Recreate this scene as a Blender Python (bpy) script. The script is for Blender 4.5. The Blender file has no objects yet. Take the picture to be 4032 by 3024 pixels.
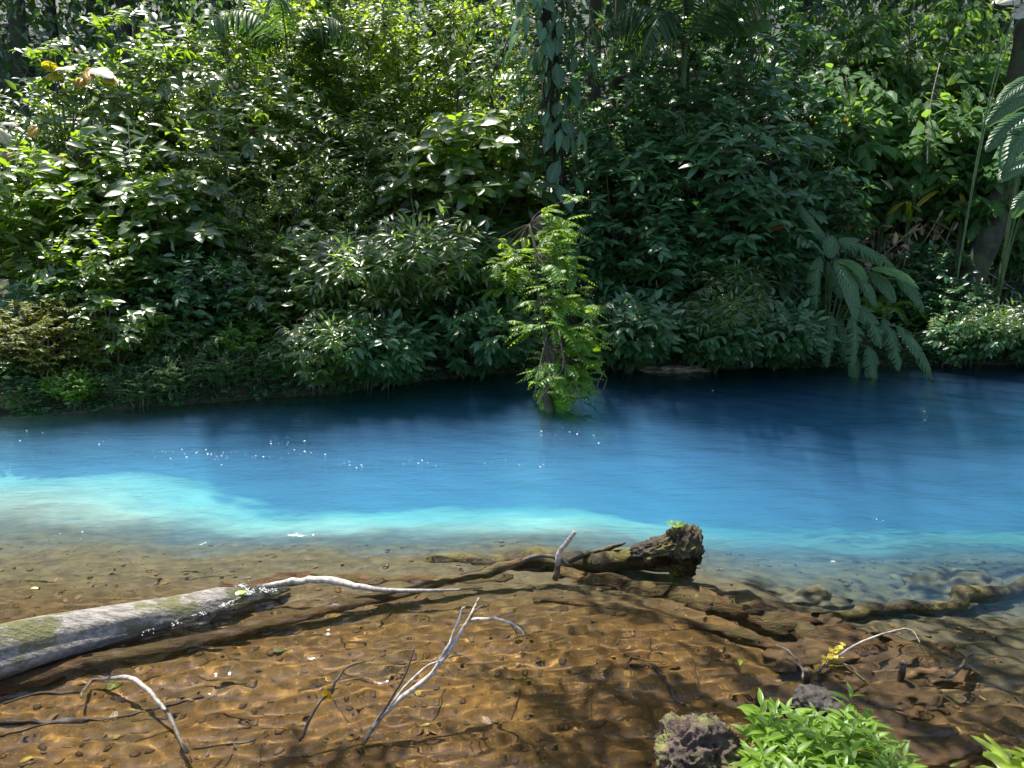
import bpy, math, random
import numpy as np
from mathutils import Vector, noise as mnoise

S = bpy.context.scene
COL = S.collection
R = math.radians

# ------------------------------------------------------------------ camera, sky, sun, exposure
CAMZ, PITCH, FPX = 2.2, R(12.4), 2934.0
cam = bpy.data.cameras.new('camera')
cam_o = bpy.data.objects.new('camera', cam)
COL.objects.link(cam_o)
S.camera = cam_o
cam.sensor_width = 36.0
cam.lens = 36.0 * FPX / 4032.0
cam.clip_start, cam.clip_end = 0.05, 600
cam_o.location = (0, 0, CAMZ)
cam_o.rotation_euler = (math.pi / 2 - PITCH, 0, 0)

SUN_EL, SUN_AZ = R(68), R(-38)          # azimuth measured from +Y towards +X
sun_dir = Vector((math.sin(SUN_AZ) * math.cos(SUN_EL), math.cos(SUN_AZ) * math.cos(SUN_EL), math.sin(SUN_EL)))
world = bpy.data.worlds.new('World')
S.world = world
world.use_nodes = True
_wt = world.node_tree
_sky = _wt.nodes.new('ShaderNodeTexSky')
_sky.sky_type = 'NISHITA'
_sky.sun_disc = False
_sky.sun_elevation = SUN_EL
_sky.sun_rotation = SUN_AZ
_wt.links.new(_sky.outputs[0], _wt.nodes['Background'].inputs[0])
_wt.nodes['Background'].inputs[1].default_value = 0.125
sun = bpy.data.lights.new('sun', 'SUN')
sun.energy = 5.0
sun.angle = R(0.5)
sun.color = (1.0, 0.95, 0.86)
sun.cycles.is_caustics_light = True
sun_o = bpy.data.objects.new('sun', sun)
COL.objects.link(sun_o)
sun_o.rotation_euler = sun_dir.to_track_quat('Z', 'Y').to_euler()

S.view_settings.view_transform = 'Standard'
S.view_settings.look = 'None'
S.view_settings.exposure = 1.25
S.view_settings.gamma = 1.0
cy = S.cycles
cy.max_bounces = 8
cy.diffuse_bounces = 3
cy.glossy_bounces = 3
cy.transmission_bounces = 6
cy.transparent_max_bounces = 12
cy.volume_bounces = 2
cy.sample_clamp_indirect = 6
cy.blur_glossy = 0.5

# ------------------------------------------------------------------ helpers
def ray(px, py):
    u, v = (px - 2016.0) / FPX, (1512.0 - py) / FPX
    c, s = math.cos(PITCH), math.sin(PITCH)
    return Vector((u, c + v * s, -s + v * c))

def at(px, py, z=0.0):
    d = ray(px, py)
    t = (z - CAMZ) / d.z
    return Vector((d.x * t, d.y * t, z))

def pt(px, py, Y):
    d = ray(px, py)
    t = Y / d.y
    return Vector((d.x * t, Y, CAMZ + d.z * t))

def _hash(ix, iy, seed):
    h = (ix * 374761393 + iy * 668265263 + seed * 982451653) & 0x7fffffff
    h = ((h ^ (h >> 13)) * 1274126177) & 0x7fffffff
    return ((h ^ (h >> 16)) & 0xffff) / 65535.0

def vnoise(x, y, seed=0):
    x = np.asarray(x, float); y = np.asarray(y, float)
    ix = np.floor(x).astype(np.int64); iy = np.floor(y).astype(np.int64)
    fx = x - ix; fy = y - iy
    fx = fx * fx * (3 - 2 * fx); fy = fy * fy * (3 - 2 * fy)
    a = _hash(ix, iy, seed); b = _hash(ix + 1, iy, seed)
    c = _hash(ix, iy + 1, seed); d = _hash(ix + 1, iy + 1, seed)
    return (a * (1 - fx) + b * fx) * (1 - fy) + (c * (1 - fx) + d * fx) * fy

def fbm(x, y, seed=0, octv=4):
    r, a, s = 0, 0.5, 1.0
    for k in range(octv):
        r = r + a * vnoise(x * s, y * s, seed + k * 17)
        a *= 0.5; s *= 2.03
    return r

class MB:
    """collects vertices, faces, uv and a per-vertex tint, then links them as one mesh object"""
    def __init__(self):
        self.v, self.lp, self.ln, self.uv, self.t = [], [], [], [], []
        self.n = 0
    def add(self, v, faces, uv=None, tint=0.5):
        v = np.asarray(v, float).reshape(-1, 3)
        lens = np.array([len(f) for f in faces], np.int32)
        lp = np.fromiter((i for f in faces for i in f), np.int32)
        self.v.append(v); self.lp.append(lp + self.n); self.ln.append(lens)
        self.uv.append(np.zeros((len(lp), 2)) if uv is None else np.asarray(uv)[lp])
        self.t.append(np.full(len(v), tint) if np.isscalar(tint) else np.asarray(tint))
        self.n += len(v)
    def add_many(self, tpl, M, T, tint):
        """tpl = (verts k x 3, flat loops, face lengths, uv k x 2); M n x 3 x 3 (columns are axes); T n x 3"""
        tv, tl, tn, tuv = tpl
        n, k = len(T), len(tv)
        if n == 0: return
        v = np.einsum('nij,kj->nki', M, tv) + T[:, None, :]
        self.v.append(v.reshape(-1, 3))
        off = (np.arange(n) * k)[:, None]
        self.lp.append((tl[None, :] + off).reshape(-1) + self.n)
        self.ln.append(np.tile(tn, n))
        self.uv.append(np.tile(tuv[tl], (n, 1)))
        self.t.append(np.repeat(tint, k))
        self.n += n * k
    def tube(self, pts, rad, sides=6, tint=0.5, jit=0.0, rng=None):
        pts = [np.array(p, float) for p in pts]
        n = len(pts)
        if np.isscalar(rad): rad = [rad] * n
        vs, fs, uv = [], [], []
        prev = None
        acc = 0.0
        for i in range(n):
            d = pts[min(i + 1, n - 1)] - pts[max(i - 1, 0)]
            d = d / (np.linalg.norm(d) + 1e-9)
            if prev is None:
                h = np.array([0, 0, 1.0]) if abs(d[2]) < 0.9 else np.array([1.0, 0, 0])
                a = np.cross(d, h)
            else:
                a = prev - d * np.dot(prev, d)
            a = a / (np.linalg.norm(a) + 1e-9)
            b = np.cross(d, a)
            prev = a
            if i: acc += np.linalg.norm(pts[i] - pts[i - 1])
            for k in range(sides):
                an = 2 * math.pi * k / sides
                r = rad[i] * (1 + (jit * (rng.uniform(-1, 1)) if jit else 0))
                vs.append(pts[i] + r * (math.cos(an) * a + math.sin(an) * b))
                uv.append((k / sides, acc))
        for i in range(n - 1):
            for k in range(sides):
                k2 = (k + 1) % sides
                fs.append((i * sides + k, i * sides + k2, (i + 1) * sides + k2, (i + 1) * sides + k))
        fs.append(tuple(range(sides - 1, -1, -1)))
        fs.append(tuple((n - 1) * sides + k for k in range(sides)))
        self.add(vs, fs, uv, tint)
    def mesh(self, name, mat, smooth=True):
        m = bpy.data.meshes.new(name)
        v = np.concatenate(self.v).astype(np.float32)
        lp = np.concatenate(self.lp).astype(np.int32)
        ln = np.concatenate(self.ln).astype(np.int32)
        m.vertices.add(len(v)); m.vertices.foreach_set('co', v.ravel())
        m.loops.add(len(lp)); m.loops.foreach_set('vertex_index', lp)
        m.polygons.add(len(ln))
        st = np.zeros(len(ln), np.int32); st[1:] = np.cumsum(ln)[:-1]
        m.polygons.foreach_set('loop_start', st)
        m.polygons.foreach_set('loop_total', ln)
        m.update(calc_edges=True)
        uvl = m.uv_layers.new(name='UVMap')
        uvl.data.foreach_set('uv', np.concatenate(self.uv).astype(np.float32).ravel())
        at_ = m.attributes.new('tint', 'FLOAT', 'POINT')
        at_.data.foreach_set('value', np.concatenate(self.t).astype(np.float32))
        m.polygons.foreach_set('use_smooth', np.full(len(ln), smooth))
        m.materials.append(mat)
        m.validate()
        return m
    def build(self, name, mat, parent=None, smooth=True):
        return link(name, self.mesh(name, mat, smooth), parent)

def link(name, mesh, parent=None):
    o = bpy.data.objects.new(name, mesh)
    COL.objects.link(o)
    if parent is not None: o.parent = parent
    return o

def thing(name, label, cat, loc=(0, 0, 0), rz=0.0, group=None, sc=1.0):
    o = bpy.data.objects.new(name, None)
    o.empty_display_size = 0.2
    COL.objects.link(o)
    o.location = loc; o.rotation_euler = (0, 0, rz)
    o.scale = (sc, sc, sc) if np.isscalar(sc) else sc
    return tag(o, label, cat, group)

def tag(o, label, cat, group=None):
    o['label'] = label; o['category'] = cat
    if group: o['group'] = group
    return o

def struct(o, kind='structure'):
    o['kind'] = kind
    return o

# ------------------------------------------------------------------ materials
class NT:
    def __init__(self, name):
        self.m = bpy.data.materials.new(name); self.m.use_nodes = True
        self.t = self.m.node_tree; self.t.nodes.clear()
        self.out = self.n('ShaderNodeOutputMaterial')
    def n(self, ty, **kw):
        nd = self.t.nodes.new(ty)
        for k, v in kw.items(): setattr(nd, k, v)
        return nd
    def l(self, a, b): self.t.links.new(a, b)
    def mix(self, f, a, b):
        nd = self.n('ShaderNodeMix', data_type='RGBA')
        for s, val in ((0, f), (6, a), (7, b)):
            if hasattr(val, 'is_linked'): self.l(val, nd.inputs[s])
            else: nd.inputs[s].default_value = val if s == 0 else (*val, 1)
        return nd.outputs[2]
    def math(self, op, a, b=0.0):
        nd = self.n('ShaderNodeMath', operation=op)
        for s, val in ((0, a), (1, b)):
            if hasattr(val, 'is_linked'): self.l(val, nd.inputs[s])
            else: nd.inputs[s].default_value = val
        return nd.outputs[0]
    def rng(self, v, a, b, c=0.0, d=1.0):
        nd = self.n('ShaderNodeMapRange'); nd.interpolation_type = 'SMOOTHSTEP'
        self.l(v, nd.inputs[0])
        for i, x in enumerate((a, b, c, d)): nd.inputs[i + 1].default_value = x
        return nd.outputs[0]
    def noise(self, scale, detail=4, rough=0.6, vec=None):
        nd = self.n('ShaderNodeTexNoise')
        nd.inputs['Scale'].default_value = scale; nd.inputs['Detail'].default_value = detail; nd.inputs['Roughness'].default_value = rough
        if vec is not None: self.l(vec, nd.inputs[0])
        return nd.outputs[0]
    def coord(self, which='Object', scale=None):
        c = self.n('ShaderNodeTexCoord').outputs[which]
        if scale:
            mp = self.n('ShaderNodeMapping'); self.l(c, mp.inputs[0]); mp.inputs['Scale'].default_value = scale
            return mp.outputs[0]
        return c
    def ramp(self, f, stops):
        nd = self.n('ShaderNodeValToRGB'); e = nd.color_ramp.elements
        while len(e) < len(stops): e.new(0.5)
        for el, (p, c) in zip(e, stops): el.position = p; el.color = (*c, 1)
        self.l(f, nd.inputs[0])
        return nd.outputs[0]
    def bump(self, h, strength, dist):
        nd = self.n('ShaderNodeBump'); nd.inputs['Strength'].default_value = strength; nd.inputs['Distance'].default_value = dist
        self.l(h, nd.inputs['Height'])
        return nd.outputs[0]
    def principled(self, col, rough, nrm=None, spec=0.5):
        p = self.n('ShaderNodeBsdfPrincipled')
        if hasattr(col, 'is_linked'): self.l(col, p.inputs['Base Color'])
        else: p.inputs['Base Color'].default_value = (*col, 1)
        if hasattr(rough, 'is_linked'): self.l(rough, p.inputs['Roughness'])
        else: p.inputs['Roughness'].default_value = rough
        p.inputs['Specular IOR Level'].default_value = spec
        if nrm is not None: self.l(nrm, p.inputs['Normal'])
        return p
    def done(self, sh): self.l(sh, self.out.inputs[0]); return self.m

def leaf_material(name, dark, light, thru, rough=0.36, trans=0.35, old=(0.30, 0.22, 0.02), vein=0.5, side=0.0, oldpos=0.96, spec=0.5):
    t = NT(name)
    a = t.n('ShaderNodeAttribute', attribute_name='tint').outputs['Fac']
    col = t.ramp(a, [(0.0, dark), (oldpos - 0.08, light), (oldpos, old), (1.0, (0.16, 0.07, 0.015))])
    tcol = t.ramp(a, [(0.0, tuple(c * 0.75 for c in thru)), (oldpos - 0.08, thru), (oldpos, (0.5, 0.3, 0.02)), (1.0, (0.3, 0.1, 0.01))])
    uv = t.n('ShaderNodeSeparateXYZ'); t.l(t.coord('UV'), uv.inputs[0])
    du = t.math('ABSOLUTE', t.math('SUBTRACT', uv.outputs[0], 0.5))
    mid = t.rng(du, 0.02, 0.07, 1.0, 0.0)
    col = t.mix(t.math('MULTIPLY', mid, vein), col, tuple(min(1, c * 2.2 + 0.03) for c in light))
    nrm = None
    if side:
        w = t.math('SINE', t.math('MULTIPLY', t.math('ADD', uv.outputs[1], t.math('MULTIPLY', du, -0.35)), side))
        nrm = t.bump(w, 0.8, 0.008)
        col = t.mix(t.rng(w, 0.6, 1.0, 0.0, 0.4), col, tuple(min(1, c * 1.7 + 0.015) for c in light))
    nz = t.noise(9.0, 2, 0.5, t.coord('Object'))
    rg = t.rng(nz, 0.3, 0.7, rough - 0.05, rough + 0.09)
    p = t.principled(col, rg, nrm, spec)
    tr = t.n('ShaderNodeBsdfTranslucent'); t.l(tcol, tr.inputs[0])
    mx = t.n('ShaderNodeMixShader'); mx.inputs[0].default_value = trans
    t.l(p.outputs[0], mx.inputs[1]); t.l(tr.outputs[0], mx.inputs[2])
    return t.done(mx.outputs[0])

def bark_material(name, a, b, moss=None, sc=(1, 1, 1), ns=12.0, bump=0.02, rough=0.85, mossz=0.0, wet=False):
    t = NT(name)
    c = t.coord('Object', sc)
    n1 = t.noise(ns, 6, 0.65, c)
    col = t.mix(t.rng(n1, 0.32, 0.68), a, b)
    if moss:
        n2 = t.noise(ns * 0.33, 5, 0.7, t.coord('Object'))
        g = t.n('ShaderNodeNewGeometry'); s = t.n('ShaderNodeSeparateXYZ'); t.l(g.outputs['Normal'], s.inputs[0])
        f = t.math('MULTIPLY', t.rng(n2, 0.46, 0.58), t.rng(s.outputs[2], mossz - 0.3, mossz + 0.4))
        col = t.mix(f, col, moss)
    r_ = rough
    if wet:
        g = t.n('ShaderNodeNewGeometry'); s = t.n('ShaderNodeSeparateXYZ'); t.l(g.outputs['Position'], s.inputs[0])
        w = t.rng(s.outputs[2], 0.01, 0.06, 1.0, 0.0)
        col = t.mix(t.math('MULTIPLY', w, 0.65), col, tuple(x * 0.25 for x in a))
        r_ = t.rng(s.outputs[2], 0.0, 0.07, 0.35, rough)
    return t.done(t.principled(col, r_, t.bump(n1, 1.0, bump)).outputs[0])

M = {}
M['glossy'] = leaf_material('leaf_glossy', (0.024, 0.052, 0.018), (0.050, 0.100, 0.028), (0.46, 0.72, 0.03), rough=0.33, trans=0.40, spec=1.0)
M['bright'] = leaf_material('leaf_bright', (0.040, 0.095, 0.014), (0.085, 0.160, 0.022), (0.48, 0.70, 0.03), rough=0.36, trans=0.45, spec=0.7)
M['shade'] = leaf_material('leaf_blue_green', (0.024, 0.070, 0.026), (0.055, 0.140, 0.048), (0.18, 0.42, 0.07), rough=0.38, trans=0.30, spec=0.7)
M['broad'] = leaf_material('leaf_broad', (0.042, 0.115, 0.036), (0.090, 0.205, 0.062), (0.38, 0.66, 0.07), rough=0.36, trans=0.36, side=90.0)
M['fern'] = leaf_material('leaf_fern', (0.040, 0.110, 0.014), (0.095, 0.190, 0.022), (0.50, 0.75, 0.04), rough=0.42, trans=0.45)
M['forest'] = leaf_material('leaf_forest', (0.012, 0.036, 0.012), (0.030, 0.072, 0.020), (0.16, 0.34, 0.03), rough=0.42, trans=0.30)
M['big'] = leaf_material('leaf_paddle', (0.040, 0.095, 0.040), (0.068, 0.150, 0.060), (0.20, 0.40, 0.06), rough=0.36, trans=0.28, vein=0.8, side=75.0)
M['herb'] = leaf_material('leaf_herb', (0.070, 0.150, 0.018), (0.160, 0.270, 0.025), (0.55, 0.75, 0.04), rough=0.40, trans=0.40)
M['golden'] = leaf_material('leaf_golden', (0.055, 0.090, 0.012), (0.150, 0.150, 0.020), (0.42, 0.42, 0.03), rough=0.5, trans=0.35)
M['yellow'] = leaf_material('leaf_yellow', (0.25, 0.20, 0.01), (0.42, 0.36, 0.02), (0.75, 0.60, 0.02), rough=0.4, trans=0.4)
M['lime'] = leaf_material('leaf_lime', (0.22, 0.33, 0.03), (0.34, 0.46, 0.05), (0.65, 0.80, 0.05), rough=0.35, trans=0.35)
M['dry'] = leaf_material('leaf_dry', (0.20, 0.13, 0.07), (0.38, 0.28, 0.18), (0.35, 0.2, 0.08), rough=0.6, trans=0.25)
M['pale'] = leaf_material('leaf_pale', (0.45, 0.42, 0.33), (0.62, 0.58, 0.46), (0.5, 0.42, 0.25), rough=0.5, trans=0.2)
M['orange'] = leaf_material('leaf_orange', (0.32, 0.16, 0.01), (0.45, 0.28, 0.02), (0.75, 0.42, 0.02), rough=0.4, trans=0.45)
M['stem'] = bark_material('bark_stem', (0.045, 0.035, 0.024), (0.12, 0.10, 0.07), ns=20)
M['trunk'] = bark_material('bark_dark', (0.014, 0.012, 0.009), (0.045, 0.036, 0.026), moss=(0.035, 0.055, 0.015), sc=(1, 1, 0.3), ns=9, bump=0.03, mossz=-0.6)
M['green_stem'] = bark_material('green_stem', (0.05, 0.09, 0.03), (0.10, 0.15, 0.05), ns=15, bump=0.004, rough=0.5)
M['log'] = bark_material('weathered_wood', (0.125, 0.11, 0.095), (0.36, 0.33, 0.295), moss=(0.13, 0.125, 0.05), sc=(0.28, 2.6, 2.6), ns=13, bump=0.045, mossz=0.1, wet=True)
M['whitewood'] = bark_material('bleached_wood', (0.20, 0.165, 0.13), (0.56, 0.50, 0.43), sc=(1, 1, 1), ns=38, bump=0.006, wet=True)
M['darkwood'] = bark_material('wet_dark_wood', (0.028, 0.020, 0.014), (0.10, 0.075, 0.05), ns=22, bump=0.01, rough=0.6)
M['sunkwood'] = bark_material('sunken_wood', (0.036, 0.019, 0.006), (0.125, 0.064, 0.017), moss=(0.075, 0.055, 0.012), sc=(0.6, 1.5, 1.5), ns=11, bump=0.05, mossz=0.2, rough=0.8)
M['mosswood'] = bark_material('mossy_wood', (0.020, 0.015, 0.009), (0.065, 0.046, 0.022), moss=(0.105, 0.09, 0.02), ns=9, bump=0.05, mossz=0.1)
M['lava'] = bark_material('rough_rock', (0.034, 0.022, 0.017), (0.130, 0.088, 0.068), moss=(0.17, 0.17, 0.05), ns=16, bump=0.05, mossz=0.3, rough=0.9)
M['darkrock'] = bark_material('dark_rock', (0.025, 0.021, 0.018), (0.075, 0.06, 0.05), ns=18, bump=0.03, rough=0.7)
M['mossrock'] = bark_material('mossy_rock', (0.05, 0.055, 0.02), (0.10, 0.11, 0.03), ns=14, bump=0.03, rough=0.9)
M['boulder'] = bark_material('silted_rock', (0.040, 0.024, 0.009), (0.130, 0.072, 0.024), ns=3.5, bump=0.03, rough=0.85)
M['siltrock'] = bark_material('grey_silted_rock', (0.045, 0.040, 0.022), (0.12, 0.105, 0.055), ns=5, bump=0.03, rough=0.85)
M['ledge'] = bark_material('pale_ledge_rock', (0.13, 0.11, 0.075), (0.28, 0.24, 0.17), ns=9, bump=0.02, rough=0.8)
M['pebble'] = bark_material('pebble_stone', (0.045, 0.026, 0.010), (0.15, 0.085, 0.03), ns=3.0, bump=0.01, rough=0.8)

def foam_glitter_material():
    t = NT('foam_glitter')
    return t.done(t.principled((0.85, 0.85, 0.83), 0.25).outputs[0])
M['foam_glitter'] = foam_glitter_material()

# ------------------------------------------------------------------ the ground: bed, banks and hill as one sheet
def far_line(x):
    return 0.22 * (fbm(np.asarray(x) * 1.7, np.asarray(x) * 0 + 3.1, 41, 3) - 0.45) + np.interp(x, [-30, -9, -5.7, -3.7, -2.2, -1.2, 0.4, 2.0, 7.0, 12, 30], [7.0, 7.5, 8.15, 9.0, 9.45, 10.3, 10.9, 11.0, 11.4, 11.6, 12.5])
def near_line(x):
    return np.interp(x, [-30, -1.0, 0.1, 0.6, 1.6, 2.2, 3.0, 6.0, 30], [0.9, 1.3, 1.9, 2.45, 2.5, 2.25, 1.9, 1.5, 0.8])
def ground_z(x, y):
    x = np.asarray(x, float); y = np.asarray(y, float)
    yb, yn = far_line(x), near_line(x)
    dep = np.interp(y, [1.0, 2.6, 3.4, 4.2, 5.0, 5.6, 6.2, 6.8, 7.4, 8.2, 9.0, 10.0, 20], [0.10, 0.13, 0.16, 0.20, 0.27, 0.37, 0.50, 0.66, 0.85, 1.09, 1.34, 1.65, 1.7])
    dep = dep + np.clip((x - 0.6) / 1.6, 0, 1) * np.interp(y, [4.9, 5.6, 6.4, 8.0], [0.02, 0.08, 0.16, 0.2])
    dep = dep * (1 - 0.45 * np.clip((-x - 2.6) / 1.6, 0, 1) * np.clip((y - 5.2) / 1.0, 0, 1))
    right = np.clip((x - 0.9) / 1.3, 0, 1) * np.clip((y - 2.9) / 0.9, 0, 1)
    dep = dep + 0.10 * right * np.clip((6.5 - y) / 2.0, 0, 1)
    dep = np.minimum(dep, 0.05 + (y - yn) * 0.30)
    dep = np.minimum(dep, 0.04 + (yb - y) * 1.1)
    dep = dep + (fbm(x * 1.3, y * 1.3, 3, 4) - 0.5) * 0.16 * np.clip(dep * 4, 0, 1)
    dep = dep + (fbm(x * 7, y * 7, 9, 3) - 0.45) * 0.022
    bed = -dep
    b = y - yb
    bank = 0.02 + 0.34 * np.clip(b / 0.35, 0, 1) + 0.20 * np.clip(b - 0.3, 0, 5) + 0.40 * np.clip(b - 5, 0, 45) + 0.15 * np.clip(b - 50, 0, 400)
    bank = bank + (fbm(x * 0.9, y * 0.9, 21, 4) - 0.5) * 0.35 * np.clip(b, 0, 1)
    n = yn - y
    near = 0.02 + 0.25 * np.clip(n / 0.5, 0, 1) + 0.15 * np.clip(n - 0.4, 0, 3) + 0.05 * np.clip(n - 3, 0, 200)
    near = near + (fbm(x * 2, y * 2, 31, 4) - 0.5) * 0.12 * np.clip(n * 2, 0, 1)
    return np.where(b > 0, bank, np.where(n > 0, near, bed))

def axis(*segs):
    out = []
    for a, b, st in segs: out.append(np.arange(a, b - st * 0.3, st))
    return np.concatenate(out + [[segs[-1][1]]])

def sheet(name, xs, ys, zf, mat):
    X, Y = np.meshgrid(xs, ys)
    Z = zf(X, Y)
    nx, ny = len(xs), len(ys)
    v = np.stack([X, Y, Z], -1).reshape(-1, 3).astype(np.float32)
    i = np.arange((ny - 1) * (nx - 1)); r = i // (nx - 1); c = i % (nx - 1); a = r * nx + c
    f = np.stack([a, a + 1, a + nx + 1, a + nx], -1).astype(np.int32).ravel()
    m = bpy.data.meshes.new(name)
    m.vertices.add(len(v)); m.vertices.foreach_set('co', v.ravel())
    m.loops.add(len(f)); m.loops.foreach_set('vertex_index', f)
    np_ = len(f) // 4
    m.polygons.add(np_)
    m.polygons.foreach_set('loop_start', np.arange(np_, dtype=np.int32) * 4)
    m.polygons.foreach_set('loop_total', np.full(np_, 4, np.int32))
    m.update(calc_edges=True)
    m.polygons.foreach_set('use_smooth', np.full(np_, True))
    m.materials.append(mat)
    return link(name, m)

def ground_material():
    t = NT('river_ground')
    g = t.n('ShaderNodeNewGeometry'); s = t.n('ShaderNodeSeparateXYZ'); t.l(g.outputs['Position'], s.inputs[0])
    c = t.coord('Object')
    n1 = t.noise(1.1, 5, 0.6, c); n2 = t.noise(9, 6, 0.7, c); n3 = t.noise(46, 3, 0.6, c)
    bed = t.mix(t.rng(n1, 0.35, 0.65), (0.078, 0.038, 0.0045), (0.170, 0.086, 0.0095))
    bed = t.mix(t.rng(n2, 0.42, 0.70), bed, (0.075, 0.042, 0.016))
    bed = t.mix(t.rng(n3, 0.55, 0.75), bed, (0.28, 0.17, 0.032))
    # the bed past the orange shallows is greyer, and paler where clay has settled
    bed = t.mix(t.math('MULTIPLY', t.rng(n1, 0.52, 0.62), 0.55), bed, (0.055, 0.038, 0.012))
    rx_ = t.math('MULTIPLY', t.rng(s.outputs[0], 0.9, 2.3), t.rng(s.outputs[1], 2.8, 3.7))
    bed = t.mix(t.math('MAXIMUM', rx_, t.rng(s.outputs[1], 3.6, 4.8)), bed, t.mix(t.rng(n2, 0.35, 0.65), (0.028, 0.025, 0.011), (0.074, 0.062, 0.026)))
    clay = t.mix(t.rng(n1, 0.3, 0.7), (0.20, 0.215, 0.165), (0.36, 0.385, 0.32))
    w_ = t.math('ADD', s.outputs[1], t.math('MULTIPLY', t.math('SUBTRACT', n1, 0.5), 0.8))
    bed = t.mix(t.math('MULTIPLY', t.rng(w_, 5.7, 6.7), t.math('MULTIPLY', t.rng(s.outputs[1], 7.4, 8.8, 1.0, 0.0), t.rng(s.outputs[0], 0.6, 2.6, 1.0, 0.45))), bed, clay)
    soil = t.mix(t.rng(n2, 0.35, 0.65), (0.014, 0.011, 0.007), (0.038, 0.027, 0.016))
    soil = t.mix(t.rng(n3, 0.6, 0.7), soil, (0.07, 0.05, 0.028))
    soil = t.mix(t.rng(s.outputs[1], 13.0, 17.0), soil, t.mix(t.rng(n2, 0.4, 0.6), (0.007, 0.012, 0.005), (0.016, 0.024, 0.009)))
    col = t.mix(t.rng(s.outputs[2], -0.03, 0.04), bed, soil)
    h = t.math('ADD', t.math('MULTIPLY', n2, 0.7), t.math('MULTIPLY', n3, 0.3))
    return t.done(t.principled(col, 0.85, t.bump(h, 0.6, 0.016)).outputs[0])

ground = sheet('ground', axis((-120, -30, 10), (-30, -9, 1.0), (-9, -4.2, 0.1), (-4.2, 4.6, 0.03), (4.6, 9.5, 0.1), (9.5, 30, 1.0), (30, 120, 10)),
               axis((-60, -6, 6), (-6, 0.6, 0.3), (0.6, 5.2, 0.03), (5.2, 13, 0.08), (13, 24, 0.5), (24, 80, 4), (80, 260, 30)), ground_z, ground_material())
struct(ground)
ground.cycles.is_caustics_receiver = True

# ------------------------------------------------------------------ water: a rippled surface, and the milky blue body below it
def waves(X, Y):
    rg = np.random.default_rng(4)
    z = np.zeros_like(X)
    gx = X + 0.35 * fbm(X * 0.8, Y * 0.8, 51, 3); gy = Y + 0.35 * fbm(X * 0.8 + 9, Y * 0.8, 52, 3)
    near = np.clip((5.6 - Y) / 1.0, 0, 1)
    for lam, amp, n in ((0.9, 0.0040, 5), (0.42, 0.0024, 8), (0.22, 0.0014, 12), (0.125, 0.0016, 14), (0.075, 0.0010, 14)):
        for k in range(n):
            l_ = lam * rg.uniform(0.75, 1.3); a = math.pi / 2 + rg.normal(0, 0.75 if lam < 0.2 else 0.5); kk = 2 * math.pi / l_
            w = amp * np.sin(kk * (gx * math.cos(a) + gy * math.sin(a)) + rg.uniform(0, 6.3)) / math.sqrt(n) * 1.6
            if lam < 0.3: w = w * (near if lam < 0.1 else 0.30 + 0.70 * near)
            z += w
    patch = 0.45 + 1.1 * fbm(X * 0.7, Y * 1.1, 55, 3)
    return z * patch

def smooth01(v): v = np.clip(v, 0, 1); return v * v * (3 - 2 * v)
def split_line(x): return 4.8 - 0.80 * smooth01((x - 0.2) / 2.2)

def water_material(name, clear):
    t = NT(name)
    g = t.n('ShaderNodeNewGeometry'); s = t.n('ShaderNodeSeparateXYZ'); t.l(g.outputs['Position'], s.inputs[0])
    bmp = t.bump(t.math('ADD', t.noise(26, 3, 0.55, t.coord('Object', (0.5, 1.3, 1))), t.math('MULTIPLY', t.noise(7, 3, 0.6, t.coord('Object', (0.35, 1.5, 1))), 1.6)), 0.5 if not clear else 0.12, 0.014)
    gl = t.n('ShaderNodeBsdfGlossy'); gl.inputs['Roughness'].default_value = 0.07
    t.l(bmp, gl.inputs['Normal'])
    fr = t.n('ShaderNodeFresnel'); fr.inputs[0].default_value = 1.33; t.l(bmp, fr.inputs['Normal'])
    if clear:
        # clear shallows bend the light; towards the milky water the bending fades out
        body = t.n('ShaderNodeBsdfRefraction'); body.inputs['Roughness'].default_value = 0.0
        d = t.math('SUBTRACT', t.math('ADD', s.outputs[1], t.rng(s.outputs[0], 0.2, 2.4, 0.0, 0.80)), 4.8)
        t.l(t.rng(d, -0.95, -0.04, 1.33, 1.02), body.inputs['IOR'])
    else:
        body = t.n('ShaderNodeBsdfTransparent')
    m1 = t.n('ShaderNodeMixShader'); t.l(fr.outputs[0], m1.inputs[0]); t.l(body.outputs[0], m1.inputs[1]); t.l(gl.outputs[0], m1.inputs[2])
    return t.done(m1.outputs[0])

shallow = sheet('shallow_water', axis((-60, -9, 2), (-9, -4, 0.06), (-4, 4.3, 0.02), (4.3, 9.3, 0.06), (9.3, 60, 2)),
                axis((-1, 1.9, 0.1), (1.9, 5.4, 0.013), (5.4, 8, 0.03), (8, 12.4, 0.05), (12.4, 14, 0.4)), waves, water_material('shallow_water', True))
deep = link('deep_water', shallow.data.copy()); deep.data.materials.clear(); deep.data.materials.append(water_material('deep_water', False))
import bmesh
for o_, far in ((shallow, False), (deep, True)):
    bm_ = bmesh.new(); bm_.from_mesh(o_.data)
    xy = np.array([f.calc_center_median()[:2] for f in bm_.faces])
    drop = (xy[:, 1] > split_line(xy[:, 0])) != far
    bmesh.ops.delete(bm_, geom=[f for f, k in zip(list(bm_.faces), drop) if k], context='FACES')
    bm_.to_mesh(o_.data); bm_.free()
    struct(o_)
shallow.cycles.is_caustics_caster = True

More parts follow.
